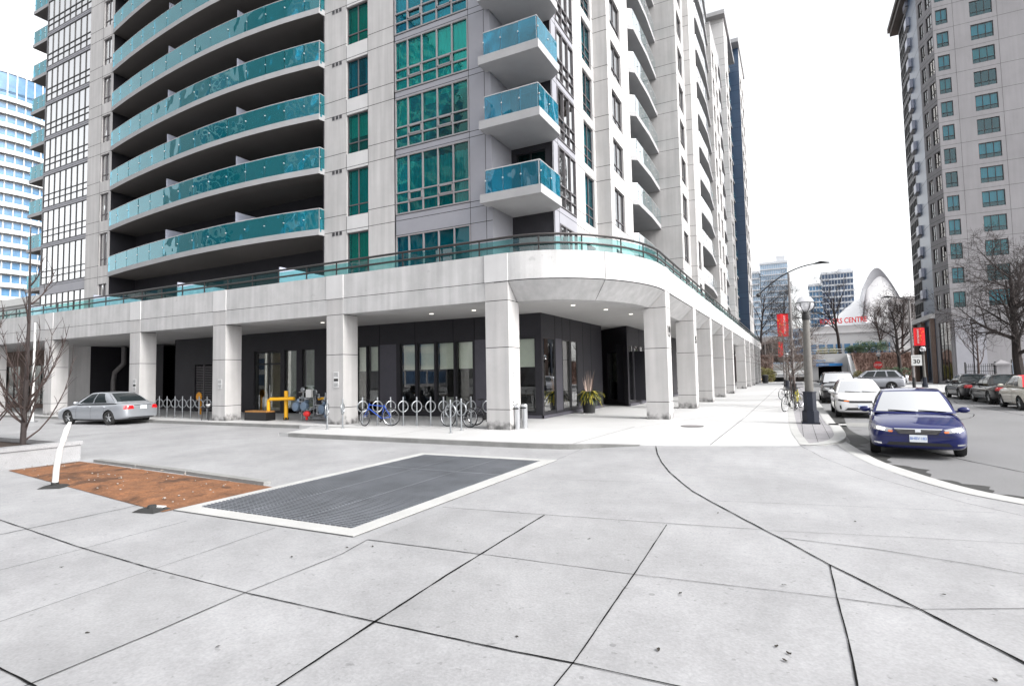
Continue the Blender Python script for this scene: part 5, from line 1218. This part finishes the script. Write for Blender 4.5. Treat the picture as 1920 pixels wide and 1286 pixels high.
def street_light(loc, label, H, arm, back, banner):
    t = thing('street_light', label, 'street light', loc, 0, 'curved arm street lights')
    MB().lathe([(.13, 0), (.13, .9), (.11, .92)], n=12).build('base', 'black', t); MB().lathe([(.11, .9), (.07, H)], n=12).build('pole', 'galv_dark', t, smooth=True)
    m = MB(); pts = []
    for i in range(15):
        x = -back+(back+arm)*i/14; z = H+.07+.472*x-.139*x*x
        pts.append((x, 0, z))
    m.tube(pts, .04, 8)
    if back > .6: m.tube([pts[4], (0, 0, H-1.2)], .015, 5); m.tube([pts[1], (0, 0, H-1.35)], .015, 5); m.ball((-back, 0, pts[0][2]), .14, 10, 8)
    m.build('arm', 'dframe', t, smooth=True)
    x, z = pts[-1][0], pts[-1][2]
    m = MB(); m.add([(x-.15*0, -.06, z-.03), (x+.85, -.1, z-.03), (x+.85, .1, z-.03), (x, .06, z-.03), (x, -.06, z+.05), (x+.35, -.13, z+.13), (x+.35, .13, z+.13), (x, .06, z+.05), (x+.85, -.06, z+.02), (x+.85, .06, z+.02)], [(0, 1, 2, 3), (0, 4, 7, 3), (4, 5, 6, 7), (5, 8, 9, 6), (1, 2, 9, 8), (0, 1, 8, 5, 4), (3, 2, 9, 6, 7)]); m.build('lamp_head', 'dframe', t)
    return t
st = street_light((-.06, 40, 0), 'tall street light with a long double curved arm and ball end, on the arcade side', 8.05, 1.5, 1.85, True)
st2 = street_light((9.35, 59.5, 0), 'street light with one arm reaching over the street on the opposite side', 7.7, 1.2, .1, True)
st2.rotation_euler[2] = R(176); st2.location = (9.35, 59.5, 0)
dup(st, (-.95, 66, 0), 0, 'smaller looking street light farther down the arcade pavement').scale = (.85, .85, .85)
M['banner'] = mat('red banner cloth', (.62, .012, .018), .8, .08, 3)
M['bannerg'] = mat('gold banner print', (.80, .30, .03), .8, .1, 3)
def banner(loc, label, w, h, side=-1, txt='entertainment', bright=False):
    t = thing('street_banner', label, 'banner', loc, 0, 'red banners on the street light poles')
    m = MB(); N_ = 8
    for i in range(N_):
        for o_ in (0, .008): m.quad((side*w*i/N_, .02*math.sin(i*.9)+o_, 0), (side*w*(i+1)/N_, .02*math.sin((i+1)*.9)+o_, 0), (side*w*(i+1)/N_, .02*math.sin((i+1)*.9)+o_, h), (side*w*i/N_, .02*math.sin(i*.9)+o_, h))
    c = m.build('cloth', 'banner', t, fix=False)
    m = MB()
    for z in (0, h): m.tube([(-side*.1, .004, z), (side*(w+.03), .004, z)], .02, 6)
    m.build('bracket', 'dframe', t)
    if txt: text('lettering', txt, w*.34, 'white', c, face_mat((side*w*.36, -.032, h*.52), (0, 0, 1), (-1, 0, 0)), .002, xs=min(1.2, h*.84/(w*.34*6.0)))
    rr = random.Random(int(abs(loc[1])*7)); m = MB()
    for i in range(9):
        x, z, r_ = rr.uniform(.55, .95)*w if txt else rr.uniform(.1, .9)*w, rr.uniform(.03, .97)*h, rr.uniform(.015, .05)
        m.lathe([(.0, -.030), (r_, -.030), (r_, -.027)], (side*x, 0, z), 7, 'y', cap=False)
    m.build('printed_dots', 'bannerg', c, fix=False)
    return t
banner((-.2, 39.9, 3.93), 'tall red banner with white lettering hanging from the double arm street light', .66, 1.5)
banner((-.95, 65.9, 3.2), 'red and gold floral banner on the farther arcade side pole', .5, 1.6, txt=None)
banner((9.5, 59.3, 3.67), 'red banner with white lettering on the pole above the thirty sign', .8, 1.6, side=1)
t = thing('speed_sign', 'white speed limit sign reading thirty on the opposite pole', 'sign', (9.6, 59.32, 1.95))
o = MB().box(-.38, .38, -.02, 0, 0, .92).build('sign_plate', 'white', t); text('lettering', '30', .5, 'ink', o, face_mat((0, -.022, .34), (1, 0, 0), (0, 0, 1)), .002, bold=.012); text('lettering', 'MAXIMUM', .13, 'ink', o, face_mat((0, -.022, .76), (1, 0, 0), (0, 0, 1)), .002)
t = thing('stop_sign', 'red octagonal stop sign at the far junction', 'sign', (9.05, 79.6, 0))
MB().tube([(0, 0, 0), (0, 0, 2.4)], .03, 8).build('post', 'galv', t)
m = MB(); m.T = Matrix.Translation((0, -.04, 2.15)) @ Matrix.Rotation(R(22.5), 4, 'Y'); m.lathe([(.48, -.01), (.48, .01)], n=8, axis='y'); o = m.build('sign_plate', 'red', t); text('lettering', 'STOP', .32, 'white', o, face_mat((0, -.054, 2.15), (1, 0, 0), (0, 0, 1)), .002, bold=.006)
t = thing('utility_sign', 'grey metal sign plate on a slim post by the bicycles', 'sign', (.75, 31, 0)); MB().tube([(0, 0, 0), (0, 0, 3.9)], .03, 8).build('post', 'galv', t); MB().box(-.16, .2, -.03, -.01, 3.1, 3.75).build('sign_plate', 'galv', t)
t.location = (.5, 34, 0)
t = thing('fire_hydrant', 'small yellow fire hydrant at the end of the arcade pavement', 'hydrant', (-4.5, 88, 0)); MB().lathe([(.22, 0), (.22, .06), (.15, .08), (.15, .6), (.18, .62), (.16, .74), (.05, .84), (.04, .9)], n=14).build('body', 'yellow', t, smooth=True); MB().lathe([(.07, -.26), (.07, .26)], (0, 0, .5), 10, 'x').build('nozzle', 'yellow', t)
t = thing('litter_bin', 'black litter bin by the last arcade columns', 'bin', (-3.6, 84, 0)); MB().lathe([(.36, 0), (.4, 1.0), (.42, 1.02)], n=16).build('body', 'black', t); MB().lathe([(.42, 1.02), (.38, 1.12), (.1, 1.2)], n=16).build('lid', 'dframe', t)
t = thing('pole', 'slim white pole standing behind the upright tree', 'pole', (-34.4, 14.0, -.12)); MB().lathe([(.10, 0), (.10, .05), (.06, .06), (.05, 5.0), (.0, 5.05)], n=12).build('shaft', 'white', t, smooth=True); MB().lathe([(.22, 0), (.22, .04)], n=12).build('foot', 'galv', t)
# ------------------------------------------------------------------ bare trees
def bare_tree(name, label, loc, H, spread=1.0, trunk=.16, seed=1, first=.3, bark='bark', up=.5, levels=4, nb=9, cat='tree', group=None, lean=0, twigm=None, tw=.007):
    rr = random.Random(seed); t = thing(name, label, cat, loc, 0, group); mt, mb = MB(), MB()
    def grow(p, d, L_, r, lv, target):
        n = 6 if lv < 2 else 4; pts = [Vector(p)]; rs = [r]; q = Vector(p); dd = Vector(d).normalized()
        for i in range(n):
            w = .10+.06*lv
            dd = (dd+Vector((rr.uniform(-w, w), rr.uniform(-w, w), rr.uniform(-w, w)*.6+(.05 if lv else .02)*up))).normalized()
            q = q+dd*(L_/n); pts.append(q.copy()); rs.append(max(tw*.7, r*(1-.72*(i+1)/n)))
        target.tube(pts, rs, 8 if lv == 0 else (5 if lv < 2 else 3), cap=False)
        if lv >= levels: return
        k = nb if lv == 0 else max(3, int(nb*(.8-.08*lv)))
        for j in range(k):
            f = (first+(1-first)*(j+rr.random()*.8)/k) if lv == 0 else .25+.75*(j+rr.random())/k
            f = min(f, .98); idx = f*n; i0 = int(idx); p0 = pts[i0].lerp(pts[min(n, i0+1)], idx-i0); rr0 = rs[i0]*(1-(idx-i0))+rs[min(n, i0+1)]*(idx-i0)
            base = (pts[min(n, i0+1)]-pts[i0]).normalized(); az = rr.uniform(0, 6.283)
            side = base.orthogonal().normalized(); side = Quaternion(base, az) @ side
            ang = rr.uniform(.55, 1.05)*spread
            nd = (base*math.cos(ang)+side*math.sin(ang)+Vector((0, 0, .15*up))).normalized()
            ln = L_*(rr.uniform(.42, .7) if lv == 0 else rr.uniform(.38, .62))*(1.15-.55*f if lv == 0 else 1)
            grow(p0, nd, ln, max(tw, rr0*rr.uniform(.5, .72)), lv+1, mb)
    grow((0, 0, 0), (lean, 0, 1), H*.82, trunk, 0, mt)
    mt.build('trunk', bark, t, smooth=True, fix=False); mb.build('branches', twigm or bark, t, fix=False); return t
# upright tree in the planter
def upright_tree(loc, label, H, seed, n):
    rr = random.Random(seed); t = thing('upright_tree', label, 'tree', loc); mt, mb = MB(), MB()
    mt.tube([(0, 0, 0), (.03, .02, H*.3), (.0, .05, H*.6), (.06, 0, H)], [.07, .055, .035, .012], 8, cap=False)
    for i in range(n):
        z = H*rr.uniform(.03, .75)*(.3 if rr.random() < .5 else 1); a = rr.uniform(0, 6.283); L_ = rr.uniform(.9, 2.3)*(1 if z < H*.5 else .6); pts = [(0.02, 0.03, z)]; q = Vector(pts[0]); d = Vector((math.cos(a)*.9, math.sin(a)*.9, .55)).normalized()
        for k in range(6):
            d = (d+Vector((rr.uniform(-.1, .1), rr.uniform(-.1, .1), .30))).normalized(); q = q+d*L_/6; pts.append(tuple(q))
            if k > 0:
                for s in range(2):
                    b = (d+Vector((rr.uniform(-.7, .7), rr.uniform(-.7, .7), rr.uniform(.1, .6)))).normalized(); l2 = rr.uniform(.2, .55); e = q+b*l2
                    mb.tube([q, q+b*l2*.5+Vector((0, 0, .03)), e], [.008, .006, .004], 3, cap=False)
        mb.tube(pts, [.024, .02, .017, .014, .011, .008, .006], 5, cap=False)
    mt.build('trunk', 'bark', t, smooth=True, fix=False); mb.build('branches', 'barkr', t, fix=False); return t
upright_tree((-17.4, 6.9, .22), 'bare upright tree with many rising stems in the concrete planter', 5.6, 4, 20)
upright_tree((-18.9, 6.7, .22), 'smaller bare upright tree at the very edge of the planter', 3.6, 9, 10)
bare_tree('bare_tree', 'large bare spreading tree with a thick trunk on the opposite pavement', (11.75, 42, 0), 8.6, 1.12, .30, 21, .30, 'bark', .25, 4, 13)
bare_tree('bare_tree', 'thin young bare tree in front of the iron fence', (11.6, 50, 0), 5.4, .8, .09, 5, .4, 'barkr', .6, 3, 8)
bare_tree('bare_tree', 'dark bare tree with arching limbs behind the stop sign', (13.4, 95, 0), 12, 1.1, .30, 11, .26, 'bark', .3, 4, 11)
bare_tree('bare_tree', 'tall bare tree standing in front of the white stadium dome', (8.0, 122, 4.2), 13.5, .8, .32, 31, .34, 'bark', .6, 4, 11)
bare_tree('bare_tree', 'reddish bare tree on the embankment beside the grey stadium block', (17.5, 120, 4.2), 11, 1.0, .22, 41, .2, 'barkr', .5, 4, 12)
bare_tree('bare_tree', 'wide bare tree on the embankment between two other bare trees', (14.2, 118, 4.2), 9, 1.1, .2, 43, .2, 'barkr', .4, 4, 12)
bare_tree('bare_tree', 'bare tree beyond the end of the arcade before the pale towers', (-5.4, 118, 4.2), 15, .9, .25, 51, .25, 'bark', .5, 4, 11)
bare_tree('bare_tree', 'bare tree behind the tall red banner before the pale towers', (-1.8, 122, 4.2), 14, .9, .22, 53, .25, 'bark', .5, 4, 11)
bare_tree('bare_tree', 'dark bushy bare tree just behind the nearest globe lamp pole', (2.3, 116, 4.2), 10, .8, .2, 57, .2, 'bark', .5, 4, 10)
bare_tree('bare_tree', 'small pale twiggy tree among the bicycles on the paver strip', (.0, 30.5, 0), 3.6, 1.15, .05, 61, .40, 'barkr', .2, 3, 13, twigm='twig')
bare_tree('bare_tree', 'second small pale twiggy tree farther along the paver strip', (-.2, 36.0, 0), 3.9, 1.1, .05, 63, .40, 'barkr', .2, 3, 12, twigm='twig')
# ------------------------------------------------------------------ embankment, underpass, shrubs
g = MB()
def slope(mb, x0, x1, y0, y1, z1, nx=30, ny=8, s=1):
    vs = []
    for i in range(nx+1):
        for j in range(ny+1):
            x = x0+(x1-x0)*i/nx; v = j/ny; y = y0+(y1-y0)*v
            vs.append((x, y, -.2+(z1+.2)*v+.22*noise.noise(Vector((x*.5, y*.5, s)))*math.sin(math.pi*v)))
    mb.add(vs, [(i*(ny+1)+j, (i+1)*(ny+1)+j, (i+1)*(ny+1)+j+1, i*(ny+1)+j+1) for i in range(nx) for j in range(ny)])
slope(g, 8.6, 60, 97, 108, 4.3); slope(g, -60, -3.0, 93.5, 104, 4.3)
g.box(-90, 2.4, 104, 180, 4.0, 4.25); g.box(8.2, 90, 108, 180, 4.0, 4.25); g.box(2.4, 8.2, 113, 180, 4.0, 4.25)
struct(g.build('embankment', 'brush', fix=False))
m = MB(); rr = random.Random(77)
def brushpatch(mb, x0, x1, ya, yb, n):
    for i in range(n):
        x = rr.uniform(x0, x1); v = rr.random(); y = ya+(yb-ya)*v; z = -.15+4.4*v; L_ = rr.uniform(.3, .9)
        d = Vector((rr.uniform(-.7, .7), rr.uniform(-.9, .2), rr.uniform(.3, 1))).normalized(); s = Vector((d.y, -d.x, 0)); s = s.normalized()*rr.uniform(.015, .05)
        p = Vector((x, y, z)); mb.add([p-s, p+s, p+d*L_], [(0, 1, 2)])
brushpatch(m, 8.8, 26, 97.3, 107.5, 9000); brushpatch(m, -9, -3.2, 93.6, 103.5, 4200)
tag(m.build('dry_brush', 'brush', fix=False), 'leafless reddish brush covering the far embankment', 'brush', kind='stuff')
def shrub(label, loc, r, sc, mt, n, seed, name='shrub', group=None):
    t = thing(name, label, 'shrub', loc, 0, group); rr = random.Random(seed); m = MB(); cl = [(Vector((rr.uniform(-.7, .7)*r*sc[0], rr.uniform(-.7, .7)*r*sc[1], rr.uniform(.25, 1.0)*r*sc[2])), rr.uniform(.3, .55)*r) for _ in range(14)]
    for i in range(n):
        c, q = cl[i % 14]; d = Vector((rr.gauss(0, 1), rr.gauss(0, 1), rr.gauss(0, 1))).normalized(); p = c+d*q*rr.uniform(.6, 1.05); p.z = max(.05, p.z)
        e = (d+Vector((rr.uniform(-.8, .8), rr.uniform(-.8, .8), rr.uniform(-.3, .8)))).normalized(); s = e.orthogonal().normalized()*.045*r**.5; L_ = .16*r**.5
        m.add([p-s, p+s, p+e*L_], [(0, 1, 2)])
    m.build('foliage', mt, t, fix=False); m = MB()
    for c, q in cl[:8]: m.tube([(0, 0, 0), tuple(c*.6), tuple(c)], [.05, .03, .01], 4, cap=False)
    m.build('stem', 'bark', t, fix=False); return t
shrub('dark rounded shrub at the foot of the embankment past the arcade', (-3.9, 92.5, 0), 1.5, (1, 1, 1.1), 'olive', 2200, 3)
shrub('dark green pine shrub on the embankment crest before the stadium', (11.8, 110, 4.2), 1.6, (1.7, .8, 1), 'evergreen', 2600, 4)
shrub('second dark green pine shrub on the crest, nearer the bare dome tree', (9.6, 111, 4.2), 1.3, (1.2, .8, .9), 'evergreen', 2200, 6)
shrub('olive bush on the crest above the underpass mouth', (5.5, 114, 4.2), 1.2, (1.6, .8, .8), 'olive', 1800, 5)
shrub('dark evergreen bush at the foot of the slope beside the stop sign', (11.6, 93, 0), 1.6, (1.9, .8, .85), 'evergreen', 2600, 7)
shrub('low olive bush at the foot of the slope near the grey vehicle', (9.4, 95.5, 0), 1.2, (1.5, .8, .9), 'olive', 1800, 8)
t = thing('underpass_building', 'pale concrete underpass entrance with a blue sign band over its dark mouth', 'building', (0, 0, 0))
m = MB(); m.box(1.8, 3.7, 108.5, 113, -.2, 4.3); m.box(7.2, 8.3, 108.5, 113, -.2, 4.3); m.box(1.8, 8.3, 108.4, 113, 2.25, 4.35); m.prism([(8.0, 100), (8.55, 100), (8.55, 108.5), (8.0, 108.5)], -.2, lambda x, y: .4+(y-100)*.46); m.build('wall', 'stad', t)
MB().box(3.7, 7.2, 110, 125, -.1, 2.25).build('mouth', 'dark', t)
MB().box(3.4, 7.3, 108.2, 108.39, 2.3, 2.72).build('sign_band', 'signblue', t)
m = MB(); m.box(2.0, 6.2, 108.25, 108.39, 2.95, 3.5); m.build('white_board', 'white', t)
text('lettering', 'PARKING', .34, 'white', t, face_mat((4.6, 108.18, 2.51), (1, 0, 0), (0, 0, 1)), .003, bold=.01)
text('lettering', 'ENTRANCE', .36, 'signblue', t, face_mat((3.9, 108.23, 3.22), (1, 0, 0), (0, 0, 1)), .003, bold=.006)
MB().tube([(2, 112, 5.2), (20, 112, 5.2)], .05, 6).tube([(2, 112, 4.8), (20, 112, 4.8)], .04, 6).build('crest_rail', 'white', t)
def simple_building(name, label, box, cols, rows, wm, gm, z0=0.0, mg=.18, cat='building', sides=('f', 'l', 'r'), cap=None):
    x0, x1, y0, y1, H = box; t = thing(name, label, cat, (0, 0, 0)); mb = MB(); mb.box(x0, x1, y0, y1, z0, H); mb.build('wall', wm, t); m = MB(); fl = (H-z0)/rows
    for i in range(rows):
        a, b = z0+fl*(i+mg), z0+fl*(i+1-mg*.6)
        for s in sides:
            if s == 'f': L_, W = x1-x0, frame2((x0, y0), (1, 0))
            elif s == 'r': L_, W = y1-y0, frame2((x1, y0), (0, 1))
            else: L_, W = y1-y0, frame2((x0, y1), (0, -1))
            n = max(2, int(cols*L_/(x1-x0)))
            for j in range(n): ubox(m, W, L_*(j+.09)/n, L_*(j+.91)/n, a, b, -.05, .04)
    o = m.build('window_band', gm, t)
    m = MB(); m.box(x0-.3, x1+.3, y0-.3, y1+.3, H, H+.9)
    if cap: m.box(*cap)
    m.build('roof', wm, t)
    m = MB()
    for i in range(rows): m.box(x0-.45, x1+.45, y0-.45, y0-.05, z0+fl*i-.12, z0+fl*i+.10)
    m.build('floor_band', 'farw', t); return t
simple_building('low_building', 'low dark windowed pavilion on the embankment past the arcade', (-9, -2.5, 125, 135, 7.6), 5, 1, 'stad', 'carpane', 4.25, .2)
simple_building('glass_tower', 'tallest pale glass tower, with rooftop box, left of the double arm street light', (-11.3, -.9, 262, 275, 47.5), 12, 18, 'farw', 'farg', 4, .16, cap=(-5, -1.5, 264, 272, 47, 51))
simple_building('glass_tower', 'pale glass tower partly hidden behind the end of the arcade building', (-17.5, -11.7, 258, 272, 43.4), 7, 16, 'farw', 'farg', 4, .18)
simple_building('glass_tower', 'grey blue tower with dark window bands just left of the dome', (11.9, 23.0, 262, 276, 41.0), 10, 15, 'farw', 'bluep', 4, .2, cap=(18, 22.6, 264, 272, 40, 43))
simple_building('glass_tower', 'slim blue glass tower between the globe lamp and the grey blue tower', (7.0, 11.6, 258, 270, 36.0), 4, 14, 'farw', 'farb', 4, .2)
simple_building('low_tower', 'small blue grey building low behind the street light pole', (-1.0, 3.0, 200, 210, 14), 5, 4, 'farg', 'bluep', 4, .2)
# stadium
t = thing('stadium', 'white domed stadium with a raised arch shell and red lettering', 'stadium', (0, 0, 0))
m = MB(); n = 60
for (r0, z0, z1) in ((29.6, 4, 13.5),):
    vs = []
    for i in range(n+1):
        a = math.pi+math.pi*i/n; vs += [(36+r0*math.cos(a), 236+r0*1.05*math.sin(a), z0), (36+r0*math.cos(a), 236+r0*1.05*math.sin(a), z1)]
    m.add(vs, [(2*i, 2*i+2, 2*i+3, 2*i+1) for i in range(n)])
m.build('drum_wall', 'stad', t, smooth=True, fix=False)
m = MB(); prof = [(30, 12.0), (29.0, 13.5), (26.3, 16.8), (22.7, 20.2), (19.2, 23.0), (15.6, 26.1), (13, 28.2), (9.5, 30.2), (5, 31.6), (0.01, 32.2)]
m.lathe(prof, (36, 236, 0), 72, cap=False); m.build('dome', 'dome', t, smooth=True, sharp=60)
OUT = smooth_pts([(20.2, 19.0), (20.6, 26.0), (21.5, 29.4), (22.7, 31.9), (24.0, 33.2), (25.3, 32.9), (26.9, 30.6), (28.8, 26.8), (30.6, 22.6)], 4)
INN = smooth_pts([(20.6, 19.0), (21.5, 25.9), (22.9, 28.4), (24.2, 30.0), (25.4, 30.6), (26.6, 29.8), (27.8, 28.0), (29.0, 25.8), (30.4, 22.6)], 4)
m = MB(); vs = []; k = len(OUT)
for x, z in OUT: vs += [(x, 206, z), (x, 216, z-.6), (x+.6, 230, z-4)]
m.add(vs, [(3*i+j, 3*i+3+j, 3*i+4+j, 3*i+1+j) for i in range(k-1) for j in (0, 1)]); m.build('arch_shell', 'dome', t, smooth=True, fix=False)
m = MB(); vs = []
for (x, z), (u, w) in zip(OUT, INN): vs += [(x, 206, z), (u, 206.8, w)]
m.add(vs, [(2*i, 2*i+2, 2*i+3, 2*i+1) for i in range(k-1)]); m.build('arch_rim', 'domeg', t, fix=False)
m = MB(); vs = []
for u, w in INN: vs += [(u, 206.8, w), (u, 204, 16)]
m.add(vs, [(2*i, 2*i+2, 2*i+3, 2*i+1) for i in range(k-1)]); m.build('arch_infill', 'dome', t, fix=False)
text('stadium_lettering', 'ROGERS CENTRE', 2.3, 'red', t, face_mat((14.2, 199.2, 16.6), (1, .03, .03), (0, 0, 1)), .15, bold=.04, xs=.72)
MB().box(4, 36, 199.6, 200.6, 4, 15.2).box(4, 36, 199.3, 199.6, 12.8, 13.1).build('front_wall', 'stad', t)
m = MB()
for i in range(13): m.box(5+i*2.3, 6.6+i*2.3, 199.4, 199.62, 6.5, 9.5)
m.build('window_band', 'farb', t)
simple_building('grey_block', 'plain grey concrete block attached beside the dome with slit windows', (25.4, 33, 186, 195, 20.5), 3, 1, 'stad', 'stad', 4, .3)
m = MB()
for i in range(6): m.box(26.2+i*.7+(i//3)*1.4, 26.5+i*.7+(i//3)*1.4, 185.8, 186.0, 17.0, 19.4)
tag(m.build('slit_window', 'dframe'), None, None); bpy.data.objects['slit_window'].parent = bpy.data.objects['grey_block']
# ------------------------------------------------------------------ tower across the street
T2 = thing('corner_tower', 'mauve concrete apartment tower with chamfered window corner across the street', 'building')
def wall2(P0, d, width, ops, z0, z1, zj=(), uj=(), niche=.6, mats=('tower', 'joint', 'dark', 'tower'), name='wall'):
    mb = MB(); facade(mb, P0, d, width, z0, z1, ops, niche, [z for z in zj if z0 < z < z1], uj); return mb.build(name, list(mats), T2, fix=False)
FT = [9.35+2.465*i for i in range(16)]   # window heads
zj2 = [z+.35 for z in FT]
front_ops = [(.25, 1.25, z-1.6, z) for z in FT] + [(3.05, 4.85, z-1.6, z) for z in FT]
P = (14.45, 70)
wall2(P, X1, 30, front_ops + [(1.5, 2.3, .3, 4.0)], 0, 46, zj2, (1.7, 5.2, 11, 17, 23))
random.seed(21)
kk = ('cwhite', 'cwhite', 'cbeige')
wins2 = []
for z in FT:
    for u0, u1, nc in ((.25, 1.25, 2), (3.05, 4.85, 3)):
        c = [(u0+.03, u1-.03, z-1.1, z-.05, random.choice(kk), 0)] if random.random() < .8 else []
        window(T2, P, X1, [u0+(u1-u0)*i/nc for i in range(nc+1)], [z-1.6, z-1.15, z], fr='dframe', gl='gtealb', curtain=c, inset=.1)
window(T2, P, X1, [1.5, 2.3], [.3, 4.0], fr='dframe', gl='gteal', curtain=[(1.55, 2.25, .4, 3.9, 'cgreen', 0)], inset=.1, name='shop_window')
dC = Vector((.77, -3.0, 0)); LC = dC.length; dC = (dC.x/LC, dC.y/LC); PC = (13.68, 73.0)
wall2(PC, dC, LC, [(.35, 1.25, z-1.6, z) for z in FT] + [(1.75, 2.9, z-1.6, z) for z in FT] + [(.5, 2.7, .3, 6.4)], 0, 46, zj2)
for z in FT:
    for u0, u1 in ((.35, 1.25), (1.75, 2.9)):
        window(T2, PC, dC, [u0, (u0+u1)/2, u1], [z-1.6, z-1.1, z], fr='dframe', gl='gsky', inset=.1, curtain=[(u0, u1, z-1.2, z, 'cwhite', 0)] if random.random() < .4 else [])
window(T2, PC, dC, [.5, 1.2, 1.9, 2.7], [.3, 4, 6.4], fr='dframe', gl='gsky', inset=.1, name='shop_window')
side = (0, -1)
wall2((13.68, 78.4), side, 5.4, [(.4, 2.0, .3, 6.4), (2.6, 4.6, .3, 6.4)], 0, 46, zj2, mats=('bluep', 'joint', 'dark', 'tower'))
for a, b in ((.4, 2.0), (2.6, 4.6)): window(T2, (13.68, 78.4), side, [a, (a+b)/2, b], [.3, 4, 6.4], fr='dframe', gl='gsky', inset=.1, name='shop_window')
wall2((13.68, 83.4), side, 5.0, [(.15, 4.9, z-2.0, z+.1) for z in FT]+[(.3, 2.2, .3, 6.4), (2.8, 4.7, .3, 6.4)], 0, 44.5, [], mats=('tower', 'joint', 'dark', 'tower'), niche=1)
for z in FT: window(T2, (13.68, 83.4), side, [.15+i*.95 for i in range(6)], [z-2.0, z-1.3, z+.1], fr='dframe', gl='gmirror', fw=.12, inset=.03, fout=.06, name='bay_window')
for a, b in ((.3, 2.2), (2.8, 4.7)): window(T2, (13.68, 83.4), side, [a, (a+b)/2, b], [.3, 4, 6.4], fr='dframe', gl='gsky', inset=.1, name='shop_window')
for z in FT:
    mb = MB(); mb.box(13.38, 13.68, 76.9, 78.2, z-2.45, z-2.25); o = mb.build('balcony', 'slab', T2); gm_ = MB(); gm_.box(13.38, 13.40, 76.9, 78.2, z-2.4, z-1.25); gm_.box(13.40, 13.68, 76.9, 76.92, z-2.4, z-1.25); gm_.build('glass_panel', 'frost', o)
m = MB(); m.prism([(12.9, 74.5), (14.2, 69.0), (46, 69.0), (46, 86), (12.9, 86)], 45.9, 46.5); m.box(12.9, 20, 75.5, 84.4, 44.6, 45.1); m.build('roof', 'soffit', T2)
for a in (73.3, 78.2, 82.8): MB().box(13.3, 13.66, a, a+.6, 0, 7.2).build('column', 'brown', T2)
MB().box(13.2, 13.67, 73.0, 83.4, 7.0, 7.5).build('podium_band', 'concb', T2)
MB().box(16.0, 17.0, 69.7, 69.99, 0, 6.6).build('service_panel', 'panel', T2)
MB().box(14.6, 15.9, 69.75, 69.98, 0, 6.6).build('dark_panel', 'panel', T2)
# boundary fence and gate pillar
t = thing('fence', 'black iron grid fence beside the stone gate pillar', 'fence', (0, 0, 0)); m = MB()
for i in range(14): m.box(13.2+i*.14-.015, 13.2+i*.14+.015, 60, 60.03, 0, 2.0)
for z in (.15, .55, .95, 1.35, 1.75): m.box(13.15, 15.1, 60.0, 60.035, z, z+.04)
m.build('fence_panel', 'dframe', t); m = MB()
for x in (13.1, 15.1): m.box(x-.05, x+.05, 59.97, 60.07, 0, 2.15)
m.build('post', 'dframe', t)
t = thing('gate_pillar', 'pale stone gate pillar with a pyramid cap by the iron fence', 'pillar', (15.5, 60, 0)); MB().box(-.42, .42, -.42, .42, 0, 1.85).build('shaft', 'tower', t); m = MB(); m.box(-.55, .55, -.55, .55, 1.85, 2.0); m.add([(-.5, -.5, 2.0), (.5, -.5, 2.0), (.5, .5, 2.0), (-.5, .5, 2.0), (0, 0, 2.3)], [(0, 1, 4), (1, 2, 4), (2, 3, 4), (3, 0, 4)]); m.build('cap', 'tower', t)
t = thing('gate', 'blue grey slatted metal gate right of the stone pillar', 'gate', (16.2, 60, 0)); m = MB()
for i in range(12): m.box(0, 2.2, -.02, .02, .1+i*.17, .2+i*.17)
m.build('slat_panel', 'bgrey', t); MB().box(-.06, 0, -.04, .04, 0, 2.3).box(2.2, 2.26, -.04, .04, 0, 2.3).build('gate_frame', 'dframe', t)
# ------------------------------------------------------------------ round tower and white block far behind the left end
RT = thing('round_tower', 'round white tower with blue glass bands rising behind the glazed end', 'building', (-166, 58, 0))
m = MB(); m.lathe([(16, 0), (16, 71)], n=64); m.build('wall', 'farw', RT, smooth=True)
g = MB(); w = MB(); z = 6
while z < 64:
    g.lathe([(16.1, z), (16.1, z+1.75)], n=64, cap=False); w.lathe([(16.9, z-.85), (16.9, z+.1), (16.2, z+.1), (16.2, z-.85)], n=64, cap=False); z += 2.9
g.lathe([(16.1, 65.2), (16.1, 69.6)], n=64, cap=False)
for i in range(64):
    a = 2*math.pi*i/64; w.box(16.15*math.cos(a)-.11, 16.15*math.cos(a)+.11, 16.15*math.sin(a)-.11, 16.15*math.sin(a)+.11, 3, 69.6)
g.build('window_band', 'farb', RT, smooth=True); w.build('balcony_band', 'white', RT, smooth=True, sharp=30)
m = MB(); m.lathe([(16.3, 69.6), (16.3, 72.5), (15.9, 72.7), (15.2, 77), (13, 79.5), (6, 81), (.1, 81.5)], n=64); m.build('crown', 'stad', RT, smooth=True)
simple_building('glass_block', 'blue glass block against the round white tower', (-148, -138, 72, 84, 44), 9, 16, 'farw', 'farb', 0, .12)
wb = simple_building('white_block', 'low white block with orange lit windows behind the terrace railing', (-96, -72, 34, 46, 11.8), 8, 3, 'white', 'carpane', 0, .28)
for o in [o for o in bpy.data.objects if o.type == 'MESH' and o.parent is None and o.users_collection]: pass


# ------------------------------------------------------------------ towers added out of frame to give the facade glass something to reflect
simple_building('glass_tower', 'grey tower added unseen to reflect in the right end of the curved balconies', (-80, -56, -48, -24, 62), 8, 20, 'tower', 'bluep', 0, .2, sides=('f', 'r'))
simple_building('glass_tower', 'brown tower added unseen to reflect in the middle of the curved balconies', (-118, -94, -44, -16, 60), 8, 19, 'conc', 'bluep', 0, .2, sides=('f', 'r'))
simple_building('glass_tower', 'tower added unseen to reflect in the front bay windows', (-50, -32, -62, -44, 40), 8, 13, 'tower', 'bluep', 0, .2, sides=('f', 'r'))
